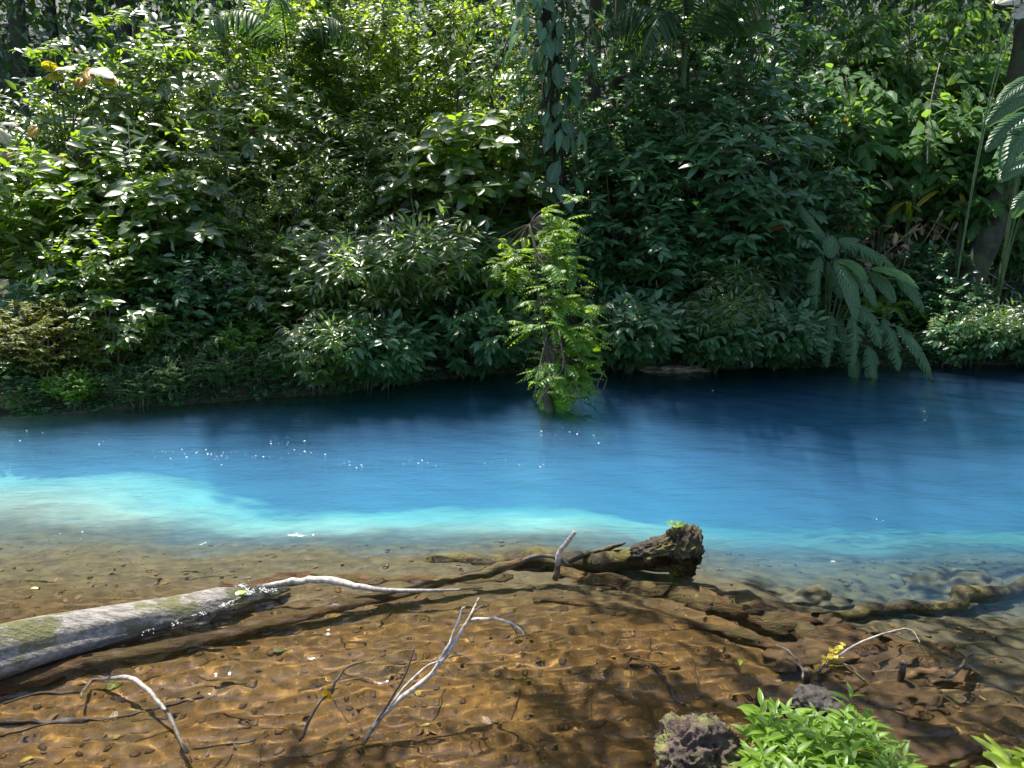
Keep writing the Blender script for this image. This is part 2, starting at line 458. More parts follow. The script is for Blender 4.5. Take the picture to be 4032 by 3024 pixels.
def milky_material():
    t = NT('milky_water')
    vs = t.n('ShaderNodeVolumeScatter'); vs.inputs['Color'].default_value = (0.17, 0.33, 0.66, 1); vs.inputs['Density'].default_value = 0.78; vs.inputs['Anisotropy'].default_value = 0.25
    va = t.n('ShaderNodeVolumeAbsorption'); va.inputs['Color'].default_value = (0.10, 0.77, 0.90, 1); va.inputs['Density'].default_value = 0.80
    ad = t.n('ShaderNodeAddShader'); t.l(vs.outputs[0], ad.inputs[0]); t.l(va.outputs[0], ad.inputs[1])
    t.l(ad.outputs[0], t.out.inputs[1])
    return t.m
mk = MB()
# a wedge that thickens away from the shallows, its top just under the ripples
n_ = 6
sx_ = [-60, -6, -2, 0.0, 0.3, 0.6, 0.9, 1.2, 1.5, 1.8, 2.1, 2.4, 2.8, 6, 60]
vs_ = []
for x in sx_:
    y0 = float(split_line(x)) + 0.03
    vs_ += [(x, y, z) for y, z in ((y0, -0.50), (y0 + 0.25, -0.25), (y0 + 1.7, -0.025), (13.0, -0.025), (13.0, -3.2), (y0, -3.2))]
fs_ = [tuple(range(n_ - 1, -1, -1)), tuple(range(len(vs_) - n_, len(vs_)))]
for q_ in range(len(sx_) - 1): fs_ += [(q_ * n_ + k, q_ * n_ + (k + 1) % n_, (q_ + 1) * n_ + (k + 1) % n_, (q_ + 1) * n_ + k) for k in range(n_)]
mk.add(vs_, fs_)
milky = mk.build('milky_water', milky_material(), None, smooth=False)
import bmesh
_bm = bmesh.new(); _bm.from_mesh(milky.data); bmesh.ops.recalc_face_normals(_bm, faces=_bm.faces); _bm.to_mesh(milky.data); _bm.free()
struct(milky)

# ------------------------------------------------------------------ leaf templates and plant builders
def leaf_tpl(stations=3, width=0.4, fold=0.25, droop=0.18, peak=0.45, serr=0.0):
    """unit leaf along +Y, blade normal +Z"""
    ss = np.linspace(0, 1, stations + 2)
    v = [(0, 0, 0)]; uv = [(0.5, 0)]
    for s in ss[1:-1]:
        q = s ** (math.log(0.5) / math.log(peak))
        w = width * 0.5 * math.sin(math.pi * q) ** 0.85
        z = -droop * s * s
        for sx in (-1, 0, 1):
            v.append((sx * w, s, z + (fold * w if sx else 0))); uv.append((0.5 + 0.5 * sx, s))
    v.append((0, 1, -droop)); uv.append((0.5, 1))
    f = [(0, 2, 1), (0, 3, 2)]
    for k in range(stations - 1):
        a, b = 1 + 3 * k, 4 + 3 * k
        f += [(a, a + 1, b + 1, b), (a + 1, a + 2, b + 2, b + 1)]
    e = 1 + 3 * (stations - 1); tip = 1 + 3 * stations
    f += [(e, e + 1, tip), (e + 1, e + 2, tip)]
    return (np.array(v, float), np.fromiter((i for q in f for i in q), np.int32), np.array([len(q) for q in f], np.int32), np.array(uv, float))

TPL = {'ell': leaf_tpl(3, 0.42, 0.28, 0.2), 'lance': leaf_tpl(3, 0.27, 0.3, 0.28, 0.4), 'broad': leaf_tpl(4, 0.52, 0.22, 0.22, 0.5),
       'ovate': leaf_tpl(3, 0.60, 0.2, 0.25, 0.4), 'lo': leaf_tpl(1, 0.5, 0.25, 0.12), 'lo2': leaf_tpl(2, 0.36, 0.28, 0.25), 'strap': leaf_tpl(5, 0.10, 0.3, 0.55, 0.4)}

def norm(a): return a / (np.linalg.norm(a, axis=-1, keepdims=True) + 1e-9)

def frames(ax, up, size, wid=None):
    ax = norm(ax)
    x = norm(np.cross(ax, up)); z = np.cross(x, ax)
    size = np.asarray(size)[:, None]
    w = size if wid is None else size * np.asarray(wid)[:, None]
    return np.stack([x * w, ax * size, z * size], -1)

def bez(a, b, c, n=6):
    a, b, c = (np.array(q, float) for q in (a, b, c))
    return [(1 - t) ** 2 * a + 2 * t * (1 - t) * b + t * t * c for t in np.linspace(0, 1, n)]

def spray(F, St, rg, p0, p1, n, L, tpl, droop=0.25, spread=0.9, mode='alt', twig=0.004, upb=1.0, tilt=0.35):
    """one leafy twig from p0 to p1"""
    p0 = np.array(p0); p1 = np.array(p1)
    d = p1 - p0; ln = np.linalg.norm(d) + 1e-6; d = d / ln
    if St is not None: St.tube([p0, (p0 + p1) / 2 + rg.normal(0, 0.02, 3) * ln, p1], [twig * 1.4, twig * 1.1, twig * 0.6], 4)
    side = norm(np.cross(d, np.array([0, 0, 1.0])) + 1e-5)
    if mode == 'whorl':
        k = np.arange(n); an = k * 2.4 + rg.uniform(0, 6.3)
        up = norm(np.array([0, 0, 1.0]) + 0.5 * d); a1 = norm(np.cross(up, side)); 
        ax = np.cos(an)[:, None] * side + np.sin(an)[:, None] * a1 + up * (0.35 - 0.55 * (k / n))[:, None] + rg.normal(0, 0.18, (n, 3))
        T = p1 - d * (k / n)[:, None] * L * 0.45
        sz = L * rg.uniform(0.7, 1.15, n) * (0.55 + 0.45 * np.minimum(1, (k + 1) / 4))
    else:
        u = np.linspace(0.25, 1.0, n); sg = np.where(np.arange(n) % 2 == 0, 1, -1)
        T = p0 + d * (u * ln)[:, None]
        ax = d * 0.55 + side * (sg * spread)[:, None] + np.array([0, 0, -droop]) + rg.normal(0, 0.22, (n, 3))
        ax[-1] = d + np.array([0, 0, -droop]) * 0.5
        sz = L * rg.uniform(0.65, 1.15, n)
    up = np.array([-0.05, -0.70, upb]) + rg.normal(0, tilt * 0.8, (n, 3))
    F.add_many(tpl, frames(ax, up, sz), T, np.clip(rg.beta(2.2, 2.6, n) * 0.86 + (rg.random(n) < 0.012) * 0.3, 0, 1))

def make_shrub(seed, h, r, nc, per, L, tpl, mode='alt', mat='glossy', stems=7, droop=0.25, bare=0.12, lean=(0, 0), tw=0.35, tilt=0.35, shell=0.5, top=1.0):
    rg = np.random.default_rng(seed)
    F, St = MB(), MB()
    paths = []
    for k in range(stems):
        an = 2 * math.pi * (k + rg.uniform(-0.3, 0.3)) / stems
        rr = r * rg.uniform(0.25, 0.85)
        end = (math.cos(an) * rr + lean[0], math.sin(an) * rr + lean[1], h * rg.uniform(0.6, 0.95))
        midp = (math.cos(an) * rr * 0.35 + lean[0] * 0.2, math.sin(an) * rr * 0.35 + lean[1] * 0.2, h * 0.5)
        b = bez((math.cos(an) * 0.08, math.sin(an) * 0.08, -0.25), midp, end, 9)
        b = [q + rg.normal(0, 0.02 * h, 3) * (i > 0) for i, q in enumerate(b)]
        St.tube(b, np.linspace(0.012 + 0.006 * h, 0.005, 9), 5)
        paths += b[2:]
    paths = np.array(paths)
    for c in range(nc):
        u = rg.normal(0, 1, 3); u = u / np.linalg.norm(u); rad = rg.random() ** (1 / 3 * shell * 2)
        q = u * rad
        z = bare * h + (q[2] * 0.5 + 0.5) * h * (1 - bare) * top
        wob = 0.78 + 0.44 * fbm(np.array(math.atan2(u[1], u[0]) * 1.1 + seed), np.array(z * 1.3), seed, 2)
        p = np.array([q[0] * r * wob + lean[0] * z / h, q[1] * r * wob + lean[1] * z / h, z])
        j = np.argmin(np.sum((paths - p) ** 2, 1) + (paths[:, 2] > p[2]) * 0.3)
        s = paths[j]
        dv = p - s; ln = np.linalg.norm(dv)
        st = s if ln < tw * 2.2 else p - dv / ln * tw * 2.2
        if ln >= tw * 2.2 and rg.random() < 0.55: St.tube([s, st], [0.007, 0.005], 4)
        spray(F, St, rg, st, p + np.array([0, 0, 0.03]), per, L, tpl, droop, mode=mode, tilt=tilt)
    return F.mesh('foliage', M[mat]), St.mesh('stem', M['stem'])

def put(name, kit, label, cat, x, y, sc=1.0, rz=0.0, group=None, z=None, parts=('foliage', 'stem')):
    zz = float(ground_z(x, y)) if z is None else z
    t = thing(name, label, cat, (x, y, zz), rz, group, sc)
    for nm, me in zip(parts, kit):
        if me is not None: link(nm, me, t)
    return t

def make_tree(seed, h, cr, cz, nc, per, L, tpl, mat, tr=0.16, lean=(0, 0), limbs=9, mode='alt', droop=0.3, flat=0.7):
    rg = np.random.default_rng(seed)
    F, St = MB(), MB()
    top = np.array([lean[0], lean[1], h * 0.92])
    tp = bez((0, 0, -0.4), (lean[0] * 0.2 + rg.uniform(-.2, .2), lean[1] * 0.2, h * 0.5), top, 12)
    St.tube(tp, np.linspace(tr, tr * 0.25, 12) * (1 + np.array([0.5] + [0] * 11)), 9, jit=0.06, rng=rg)
    ends = []
    for k in range(limbs):
        an = 2 * math.pi * k / limbs + rg.uniform(-.4, .4)
        i = int(rg.integers(5, 11)); s = tp[i]
        e = np.array([math.cos(an) * cr * rg.uniform(.5, .9) + lean[0], math.sin(an) * cr * rg.uniform(.5, .9) + lean[1], cz + rg.uniform(-.5, .7) * cr * flat])
        b = bez(s, (s + e) / 2 + np.array([0, 0, 0.4]), e, 7)
        St.tube(b, np.linspace(tr * 0.35, tr * 0.07, 7), 6)
        ends += b[2:]
    ends = np.array(ends + list(tp[6:]))
    for c in range(nc):
        u = norm(rg.normal(0, 1, 3)); rad = rg.random() ** 0.42
        wob = 0.7 + 0.6 * fbm(np.array(math.atan2(u[1], u[0]) * 1.3 + seed), np.array(u[2] * 2.2), seed, 2)
        p = np.array([u[0] * cr * rad * wob + lean[0], u[1] * cr * rad * wob + lean[1], cz + u[2] * cr * flat * rad * wob])
        j = np.argmin(np.sum((ends - p) ** 2, 1)); s = ends[j]
        dv = p - s; ln = np.linalg.norm(dv)
        st = s if ln < 0.9 else p - dv / ln * 0.9
        if ln >= 0.9: St.tube([s, st], [0.012, 0.007], 3)
        spray(F, St, rg, st, p, per, L, tpl, droop, mode=mode, twig=0.006)
    return F.mesh('crown', M[mat]), St.mesh('trunk', M['trunk'])

def frond_geo(F, St, rg, pts, L, n, tpl, ang=0.9, rad=0.006, hang=0.0, wid=1.0, taper=True):
    """pinnate frond along a polyline: leaflets in two rows"""
    pts = np.array(pts); seg = np.linalg.norm(np.diff(pts, axis=0), axis=1); cum = np.concatenate([[0], np.cumsum(seg)])
    St.tube(list(pts), np.linspace(rad, rad * 0.35, len(pts)), 5)
    u = np.repeat(np.linspace(0.12, 0.99, n), 2); sg = np.tile([1, -1], n)
    s = u * cum[-1]
    T = np.stack([np.interp(s, cum, pts[:, k]) for k in range(3)], -1)
    T2 = np.stack([np.interp(np.minimum(s + 0.02, cum[-1] * 1.01), cum, pts[:, k]) for k in range(3)], -1)
    d = norm(T2 - T + 1e-6)
    side = norm(np.cross(d, np.array([0, 0, 1.0])) + 1e-5); up = np.cross(side, d)
    ax = d * math.cos(ang) + side * (sg * math.sin(ang))[:, None] + np.array([0, 0, -hang]) + rg.normal(0, 0.06, (len(u), 3))
    pr = np.sin(np.pi * np.clip(u * 0.86 + 0.1, 0, 1)) ** 0.7 if taper else np.ones(len(u))
    sz = L * pr * rg.uniform(0.88, 1.08, len(u))
    F.add_many(tpl, frames(ax, up + rg.normal(0, 0.08, up.shape), sz, np.full(len(u), wid)), T, np.clip(rg.beta(2.5, 2.5, len(u)) * 0.85, 0, 1))

def make_fern(seed, n, L, mat='fern', hang=0.0, arch=0.8):
    rg = np.random.default_rng(seed); F, St = MB(), MB()
    for k in range(n):
        an = 2 * math.pi * k / n + rg.uniform(-.3, .3); l_ = L * rg.uniform(.7, 1.1)
        e = (math.cos(an) * l_ * 0.85, math.sin(an) * l_ * 0.85, l_ * (0.55 - arch * rg.uniform(.5, .9)))
        frond_geo(F, St, rg, bez((0, 0, 0), (math.cos(an) * l_ * 0.4, math.sin(an) * l_ * 0.4, l_ * 0.75), e, 9), l_ * 0.2, 22, TPL['lo2'], 1.25, 0.004, hang, 0.8)
    return F.mesh('foliage', M[mat]), St.mesh('stem', M['green_stem'])

def make_palm(seed, n, L, hang=0.35, mat='forest', trunk=0.0):
    rg = np.random.default_rng(seed); F, St = MB(), MB()
    if trunk: St.tube([(0, 0, -0.3), (0.03, 0, trunk * 0.5), (0, 0, trunk)], [0.07, 0.055, 0.05], 8)
    for k in range(n):
        an = 2 * math.pi * k / n + rg.uniform(-.3, .3); l_ = L * rg.uniform(.8, 1.1)
        e = (math.cos(an) * l_ * 0.9, math.sin(an) * l_ * 0.9, trunk + l_ * rg.uniform(-0.25, 0.35))
        frond_geo(F, St, rg, bez((0, 0, trunk), (math.cos(an) * l_ * 0.35, math.sin(an) * l_ * 0.35, trunk + l_ * 0.65), e, 12), l_ * 0.30, 30, TPL['strap'], 0.95, 0.012, hang, 0.9)
    return F.mesh('foliage', M[mat]), St.mesh('stem', M['green_stem'])

def paddle_geo(p0, pc, p1, W, nrm, seed, tear=0.5, dead=0.0, n=26, na=4):
    """a long blade along a curve, its face towards nrm; torn along its veins; returns an MB and the rib path"""
    rg = np.random.default_rng(seed); b = MB()
    path = np.array(bez(p0, pc, p1, n + 1)); d = norm(np.gradient(path, axis=0))
    nrm = np.array(nrm, float); side = norm(np.cross(d, nrm)); up = np.cross(side, d)
    V, UV, FC = [], [], []
    for sg in (-1, 1):
        prev = None; flop = 0.0
        for i in range(n):
            cut = i > 2 and rg.random() < tear * 0.45
            if cut: flop = rg.uniform(0.0, 0.75)
            rows = []
            for ii in (i, i + 1):
                s = ii / n
                w = W * 0.5 * max(0.03, math.sin(math.pi * min(1, s ** 0.8 * 0.97 + 0.03)) ** 0.6) * (1 + 0.05 * math.sin(s * 23 + seed + sg))
                f = np.linspace(0, 1, na + 1)[:, None]
                rows.append(path[ii] + side[ii] * sg * w * f * (1 - 0.22 * flop) + d[ii] * (0.34 - 0.2 * flop) * w * f + up[ii] * (0.24 * w * np.sin(f * 2.3) - (0.30 + flop) * w * f * f))
            if cut: rows[0] = rows[0] + (rows[1] - rows[0]) * 0.75 * np.linspace(0, 1, na + 1)[:, None]
            elif prev is not None: rows[0] = prev
            base = len(V)
            for k_, row in enumerate(rows):
                for k in range(na + 1): V.append(row[k]); UV.append((0.5 + sg * 0.5 * k / na, (i + k_) / n))
            m_ = na + 1
            for k in range(na):
                fc = (base + k, base + k + 1, base + m_ + k + 1, base + m_ + k)
                FC.append(fc if sg > 0 else fc[::-1])
            prev = rows[1]
    V = np.array(V); UV = np.array(UV)
    tint = np.clip(0.2 + 0.5 * fbm(V[:, 0] * 4, V[:, 2] * 4, seed, 3), 0, 0.86)
    if dead: tint = np.where(UV[:, 1] + 0.1 * (vnoise(V[:, 0] * 30, V[:, 2] * 30, 3) - 0.5) > 1 - dead, 0.955, tint)
    b.add(V, FC, UV, tint)
    return b, [path[i] + up[i] * 0.003 for i in range(0, n + 1, 2)]

def paddle_plant(name, label, cat, base, leaves, mat='big', seed=1, stalk_r=0.011):
    """leaves: (p0, p1, width, bulge, nrm, tear, dead, material)"""
    t = thing(name, label, cat, base)
    B = np.array(base)
    for k, (p0, p1, W, bulge, nrm, tear, dead, mt) in enumerate(leaves):
        p0, p1 = np.array(p0) - B, np.array(p1) - B
        pc = (p0 + p1) / 2 + np.array(bulge)
        b, rib = paddle_geo(p0, pc, p1, W, nrm, seed * 31 + k, tear, dead)
        lf = b.build('leaf', M[mt or mat], t)
        r = MB(); foot = np.array([p0[0] * 0.12, 0.05 + p0[1] * 0.1, -0.1])
        st = bez(foot, (p0[0] * 0.25, p0[1] * 0.3 + 0.05, max(p0[2] * 1.05, p0[2] + 0.05)), p0, 9)
        r.tube(st[:-1] + rib, np.concatenate([np.linspace(stalk_r * 1.3, stalk_r, 8), np.linspace(stalk_r * 0.8, 0.0025, len(rib))]), 5)
        r.build('stalk', M['green_stem'], lf)
    return t

def root_lump(name, mat, loc, size, seed, rough=0.35, sub=5, freq=2.2, ridged=False, rz=0.0, flat_bottom=False):
    import bmesh
    bm = bmesh.new(); bmesh.ops.create_icosphere(bm, subdivisions=sub, radius=1.0)
    off = Vector((seed * 3.7, seed * 1.3, seed * 7.1))
    for v in bm.verts:
        n_ = v.co.normalized()
        a = mnoise.fractal(n_ * freq + off, 0.9, 2.1, 6)
        if ridged: a = a * 0.6 + (0.5 - abs(mnoise.noise(n_ * freq * 2.3 + off)) * 2) * 0.5 + 0.35 * (0.4 - abs(mnoise.noise(n_ * freq * 6 + off)) * 1.6) * 0.6
        r = 1 + rough * a
        v.co = Vector((n_.x * r * size[0], n_.y * r * size[1], n_.z * r * size[2]))
    me = bpy.data.meshes.new(name); bm.to_mesh(me); bm.free()
    for p in me.polygons: p.use_smooth = True
    me.materials.append(mat)
    return me

def rod(name, mat, pts, rads, sides=9, parent=None, jit=0.05, seed=0, sub=3):
    """a crooked branch through the given points"""
    rg = np.random.default_rng(seed)
    P = np.array([list(p) for p in pts], float); q = np.linspace(0, len(P) - 1, (len(P) - 1) * sub + 1)
    # Catmull-Rom
    out = []
    for u in q:
        i = min(int(u), len(P) - 2); t = u - i
        a, b, c, d = P[max(i - 1, 0)], P[i], P[i + 1], P[min(i + 2, len(P) - 1)]
        out.append(0.5 * ((2 * b) + (c - a) * t + (2 * a - 5 * b + 4 * c - d) * t * t + (3 * b - a - 3 * c + d) * t ** 3))
    rr = np.interp(q, np.arange(len(P)), rads)
    out = [o + rg.normal(0, 0.27, 3) * r for o, r in zip(out, rr)]
    b = MB(); b.tube(out, list(rr), sides, jit=jit, rng=rg)
    return b

# ------------------------------------------------------------------ plant kits (meshes shared by copies)
KIT = {}
KIT['glossyA'] = make_shrub(11, 2.6, 1.35, 260, 10, 0.215, TPL['ell'], mat='glossy', shell=0.6)
KIT['glossyB'] = make_shrub(12, 3.4, 1.45, 360, 11, 0.160, TPL['lance'], mat='glossy', droop=0.4, shell=0.6)
KIT['glossyC'] = make_shrub(13, 4.4, 1.7, 420, 10, 0.20, TPL['ell'], mat='glossy', stems=9, shell=0.65)
KIT['whorl'] = make_shrub(14, 3.0, 1.3, 250, 9, 0.285, TPL['broad'], mode='whorl', mat='glossy', shell=0.6)
KIT['brightA'] = make_shrub(15, 4.6, 1.6, 620, 11, 0.125, TPL['ell'], mat='bright', stems=9, shell=0.65, bare=0.2)
KIT['brightB'] = make_shrub(16, 3.6, 1.3, 420, 12, 0.115, TPL['lo2'], mat='bright', droop=0.5, shell=0.6)
KIT['fine'] = make_shrub(17, 2.8, 1.25, 520, 17, 0.070, TPL['lo'], mat='bright', stems=11, tw=0.3, shell=0.7)
KIT['shadeA'] = make_shrub(18, 3.4, 1.6, 370, 8, 0.225, TPL['ell'], mode='whorl', mat='shade', shell=0.55)
KIT['shadeB'] = make_shrub(19, 2.4, 1.4, 250, 9, 0.215, TPL['ell'], mat='shade', shell=0.55)
KIT['shadeC'] = make_shrub(20, 4.8, 1.8, 520, 9, 0.175, TPL['ovate'], mode='whorl', mat='shade', stems=9, shell=0.6)
KIT['broadA'] = make_shrub(21, 4.6, 1.8, 380, 9, 0.27, TPL['ovate'], mat='broad', droop=0.75, stems=8, shell=0.6, bare=0.25)
KIT['broadB'] = make_shrub(22, 5.6, 1.9, 470, 9, 0.225, TPL['broad'], mat='broad', droop=0.75, stems=9, shell=0.65, bare=0.3)
KIT['lean'] = make_shrub(23, 1.9, 1.15, 230, 9, 0.175, TPL['lance'], mat='glossy', droop=0.45, lean=(0.5, -0.9), shell=0.6, bare=0.2)
KIT['herbA'] = make_shrub(24, 0.42, 0.55, 230, 9, 0.055, TPL['lo2'], mat='broad', stems=12, tw=0.12, bare=0.0)
KIT['herbB'] = make_shrub(25, 0.6, 0.5, 160, 9, 0.085, TPL['lo2'], mat='fern', stems=9, tw=0.15, bare=0.0)
KIT['herbC'] = make_shrub(26, 0.9, 0.55, 120, 8, 0.140, TPL['ell'], mode='whorl', mat='glossy', stems=8, tw=0.2, bare=0.0)
KIT['golden'] = make_shrub(27, 1.0, 0.75, 360, 13, 0.075, TPL['lo2'], mat='golden', stems=14, tw=0.2, bare=0.0)
KIT['fernA'] = make_fern(28, 11, 0.9)
KIT['fernB'] = make_fern(29, 9, 0.65, 'shade', 0.1, 1.0)
KIT['palm'] = make_palm(30, 9, 2.0, 0.5, 'forest', 4.6)
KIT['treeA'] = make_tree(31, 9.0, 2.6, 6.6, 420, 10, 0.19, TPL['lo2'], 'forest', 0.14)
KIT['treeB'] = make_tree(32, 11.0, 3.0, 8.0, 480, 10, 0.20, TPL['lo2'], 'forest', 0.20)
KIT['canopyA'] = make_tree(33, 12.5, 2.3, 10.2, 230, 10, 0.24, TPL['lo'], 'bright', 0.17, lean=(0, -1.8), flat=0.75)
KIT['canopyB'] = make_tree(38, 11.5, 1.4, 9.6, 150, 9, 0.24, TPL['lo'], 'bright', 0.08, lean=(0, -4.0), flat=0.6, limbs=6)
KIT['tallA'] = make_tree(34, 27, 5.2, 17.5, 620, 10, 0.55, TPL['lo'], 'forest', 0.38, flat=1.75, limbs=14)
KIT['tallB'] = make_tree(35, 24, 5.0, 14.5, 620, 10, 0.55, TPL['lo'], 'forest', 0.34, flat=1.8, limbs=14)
TREE = ('crown', 'trunk')
rz_ = random.Random(5)

def plant(kit, label, px, py, Y, sc=1.0, cat='shrub', name='shrub', group=None, parts=('foliage', 'stem'), rz=None, dz=0.0):
    """stands at the ground where the ray of (px, py) reaches distance Y"""
    x = pt(px, py, Y).x
    return put(name, KIT[kit], label, cat, x, Y, sc, rz_.uniform(-0.75, 0.75) if rz is None else rz, group, float(ground_z(x, Y)) + dz, parts)

# ---- the left bank thicket, back to front
plant('glossyC', 'tall shrub with sunlit yellow green tips rising highest against the dark forest on the left', 720, 500, 12.6, 0.98)
plant('glossyC', 'glossy shrub just right of the big orange leaves at upper left', 420, 560, 12.2, 0.86)
plant('glossyB', 'narrow leaved shrub at the left edge beside the bleached dead leaves', 60, 700, 11.6, 0.92)
plant('brightA', 'tall bright shrub between the palm frond and the upper left clearing', 1090, 400, 13.0, 0.98)
plant('brightA', 'bright yellow green small tree at the top edge, left of the vine covered trunk', 1480, 250, 13.6, 1.22)
plant('brightB', 'bright fine leaved bush directly left of the vine covered trunk, near the top', 1880, 250, 13.4, 1.45)
plant('brightA', 'bright leafy sapling at the top edge above the white rosette leaves', 1260, 200, 14.2, 1.2)
plant('whorl', 'shrub with white shining rosettes of broad leaves left of the vine covered trunk', 1880, 680, 11.8, 1.12)
plant('glossyB', 'dense dark shrub in the middle of the sunlit thicket, under the bright sapling', 1420, 650, 12.2, 0.95)
plant('glossyC', 'wide glossy shrub filling the centre of the left thicket', 1000, 720, 11.6, 0.80)
plant('glossyA', 'glossy shrub below the orange leaves with dark gaps underneath', 560, 830, 11.0, 1.05)
plant('glossyA', 'glossy shrub at the left edge halfway up the thicket', 120, 960, 10.2, 1.0)
plant('whorl', 'shrub with large white glinting leaves low in the left thicket', 690, 1000, 10.2, 0.78)
plant('fine', 'fine leaved yellow green bush in the middle of the left thicket', 1080, 1000, 10.7, 0.85)
plant('brightB', 'bright drooping bush behind the overhanging branch at the dark recess', 1330, 940, 11.3, 0.72)
plant('glossyB', 'slender stemmed shrub above the dark recess, left of the hanging bush', 1700, 940, 12.2, 0.80)
plant('fine', 'fine leaved green bush climbing above the hanging bush', 1950, 950, 12.0, 0.80)
plant('glossyA', 'dark shrub at the waterside between the golden bush and the broad leaved clump', 420, 1280, 9.5, 0.66)
plant('shadeB', 'dark broad leaved shrub low on the left bank', 780, 1320, 9.7, 0.62)
plant('glossyA', 'pale glinting bush low on the bank, left of the dark recess', 1260, 1250, 10.1, 0.68)
plant('lean', 'dark shrub leaning out over the dark recess left of the hanging bush', 1520, 1200, 10.6, 1.05, rz=0.3)
plant('shadeB', 'dim shrub behind the hanging bush', 2020, 1250, 11.9, 0.75)
for (k, px, py, Y, sc, lab) in (('shadeB', 240, 1250, 9.3, 0.5, 'dark low shrub behind the golden bush'), ('herbC', 480, 1420, 9.0, 1.1, 'leafy clump between the golden bush and the herb cushions'), ('glossyA', 1080, 1330, 9.95, 0.5, 'small glinting bush above the grey fern'),
                               ('lean', 1330, 1120, 10.3, 0.9, 'pale leaning shrub left of the overhanging dark shrub'), ('fine', 620, 1180, 10.0, 0.5, 'small fine leaved bush low in the left thicket'), ('shadeA', 1800, 1120, 11.2, 0.55, 'dim rosette leaved shrub at the back of the dark recess')):
    plant(k, lab, px, py, Y, sc, rz=0.2)
KIT['leanS'] = make_shrub(43, 1.5, 1.0, 200, 9, 0.19, TPL['ell'], mat='shade', droop=0.6, lean=(0.2, -0.85), shell=0.6, bare=0.15)
for (k, x, dy, sc, lab) in (('leanS', -1.7, .25, .8, 'dark bush hanging over the water in the dark recess'), ('leanS', -0.6, .2, .85, 'dark bush hanging to the water left behind the hanging bush'), ('leanS', 1.7, .25, .9, 'dark bush hanging over the far waterline right of the hanging bush'),
                            ('lean', 2.7, .3, .8, 'narrow leaved dark bush hanging over the pale rock ledge'), ('leanS', 3.0, .2, .75, 'dark bush hanging to the water near the drooping drab shrub'), ('leanS', 3.95, .3, .8, 'dark bush hanging over the water left behind the great drooping leaves'),
                            ('leanS', 6.7, .25, .62, 'dark bush hanging over the water right of the great drooping leaves'), ('lean', 7.1, .3, .62, 'narrow leaved dark bush hanging over the water at the foot of the leaning trunk'), ('leanS', 8.0, .25, .7, 'dark bush hanging over the water at the right edge'),
                            ('lean', -2.6, .35, .7, 'narrow leaved bush hanging low at the left end of the dark recess')):
    put('shrub', KIT[k], lab, 'shrub', x, float(far_line(x)) + dy - .22, sc, rz_.uniform(-.4, .4), None, -0.10)
for k, (px, py, qx, qy, Y) in enumerate(((820, 330, 900, 760, 11.3), (430, 600, 520, 1010, 10.6), (1290, 420, 1240, 900, 11.3), (1600, 560, 1680, 1050, 11.3), (1760, 900, 1780, 1320, 11.2), (2360, 560, 2300, 1150, 11.5), (2560, 980, 2600, 1380, 11.1), (2960, 1130, 2880, 1400, 11.0), (3330, 300, 3360, 800, 12.4), (3700, 250, 3650, 640, 12.3), (600, 960, 640, 1290, 9.9), (1010, 1080, 960, 1400, 9.9))):
    a_, c_ = pt(px, py, Y + .3), pt(qx, qy, Y); b_ = rod('l', None, [a_, a_.lerp(c_, .35) + Vector((.06 * (-1) ** k, 0, -.05)), a_.lerp(c_, .7) + Vector((-.04, 0, 0)), c_], [.007, .009, .009, .011], 5, seed=80 + k)
    tag(b_.build('liana', M['whitewood' if k % 3 == 0 else 'stem']), 'thin bare liana stem hanging in front of the thicket leaves', 'liana', 'thin bare lianas in the thicket')
# ---- the right bank thicket
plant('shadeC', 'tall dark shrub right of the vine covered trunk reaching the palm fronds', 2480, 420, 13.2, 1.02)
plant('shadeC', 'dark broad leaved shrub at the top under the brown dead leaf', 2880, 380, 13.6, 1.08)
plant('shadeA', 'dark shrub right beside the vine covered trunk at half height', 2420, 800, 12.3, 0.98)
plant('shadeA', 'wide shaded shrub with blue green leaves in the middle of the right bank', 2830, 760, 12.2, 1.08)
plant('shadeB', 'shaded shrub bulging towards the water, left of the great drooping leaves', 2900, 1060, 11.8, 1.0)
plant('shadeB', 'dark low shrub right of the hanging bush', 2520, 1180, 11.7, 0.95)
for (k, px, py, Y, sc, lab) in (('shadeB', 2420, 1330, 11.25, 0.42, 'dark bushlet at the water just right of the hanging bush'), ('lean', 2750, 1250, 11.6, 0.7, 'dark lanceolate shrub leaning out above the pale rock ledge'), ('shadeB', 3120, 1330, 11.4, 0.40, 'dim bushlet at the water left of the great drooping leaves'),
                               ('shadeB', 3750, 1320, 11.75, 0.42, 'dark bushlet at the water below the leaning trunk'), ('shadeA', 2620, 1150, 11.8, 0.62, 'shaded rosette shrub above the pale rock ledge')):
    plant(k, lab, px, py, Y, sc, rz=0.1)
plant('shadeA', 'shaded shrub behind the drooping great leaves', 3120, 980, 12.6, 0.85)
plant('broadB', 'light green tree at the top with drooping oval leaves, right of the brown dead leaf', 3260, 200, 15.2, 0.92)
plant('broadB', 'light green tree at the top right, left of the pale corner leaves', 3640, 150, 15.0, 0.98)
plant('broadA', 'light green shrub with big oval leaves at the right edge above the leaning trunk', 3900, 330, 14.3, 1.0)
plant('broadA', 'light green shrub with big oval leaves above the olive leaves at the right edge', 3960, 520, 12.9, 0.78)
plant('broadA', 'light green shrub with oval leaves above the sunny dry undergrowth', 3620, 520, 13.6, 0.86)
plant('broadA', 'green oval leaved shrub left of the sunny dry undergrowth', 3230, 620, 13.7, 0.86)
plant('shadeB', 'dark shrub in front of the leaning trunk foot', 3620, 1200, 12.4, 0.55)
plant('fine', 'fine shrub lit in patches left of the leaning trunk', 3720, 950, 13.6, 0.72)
plant('shadeA', 'shaded shrub at the right edge beyond the leaning trunk', 4010, 900, 13.2, 0.80)
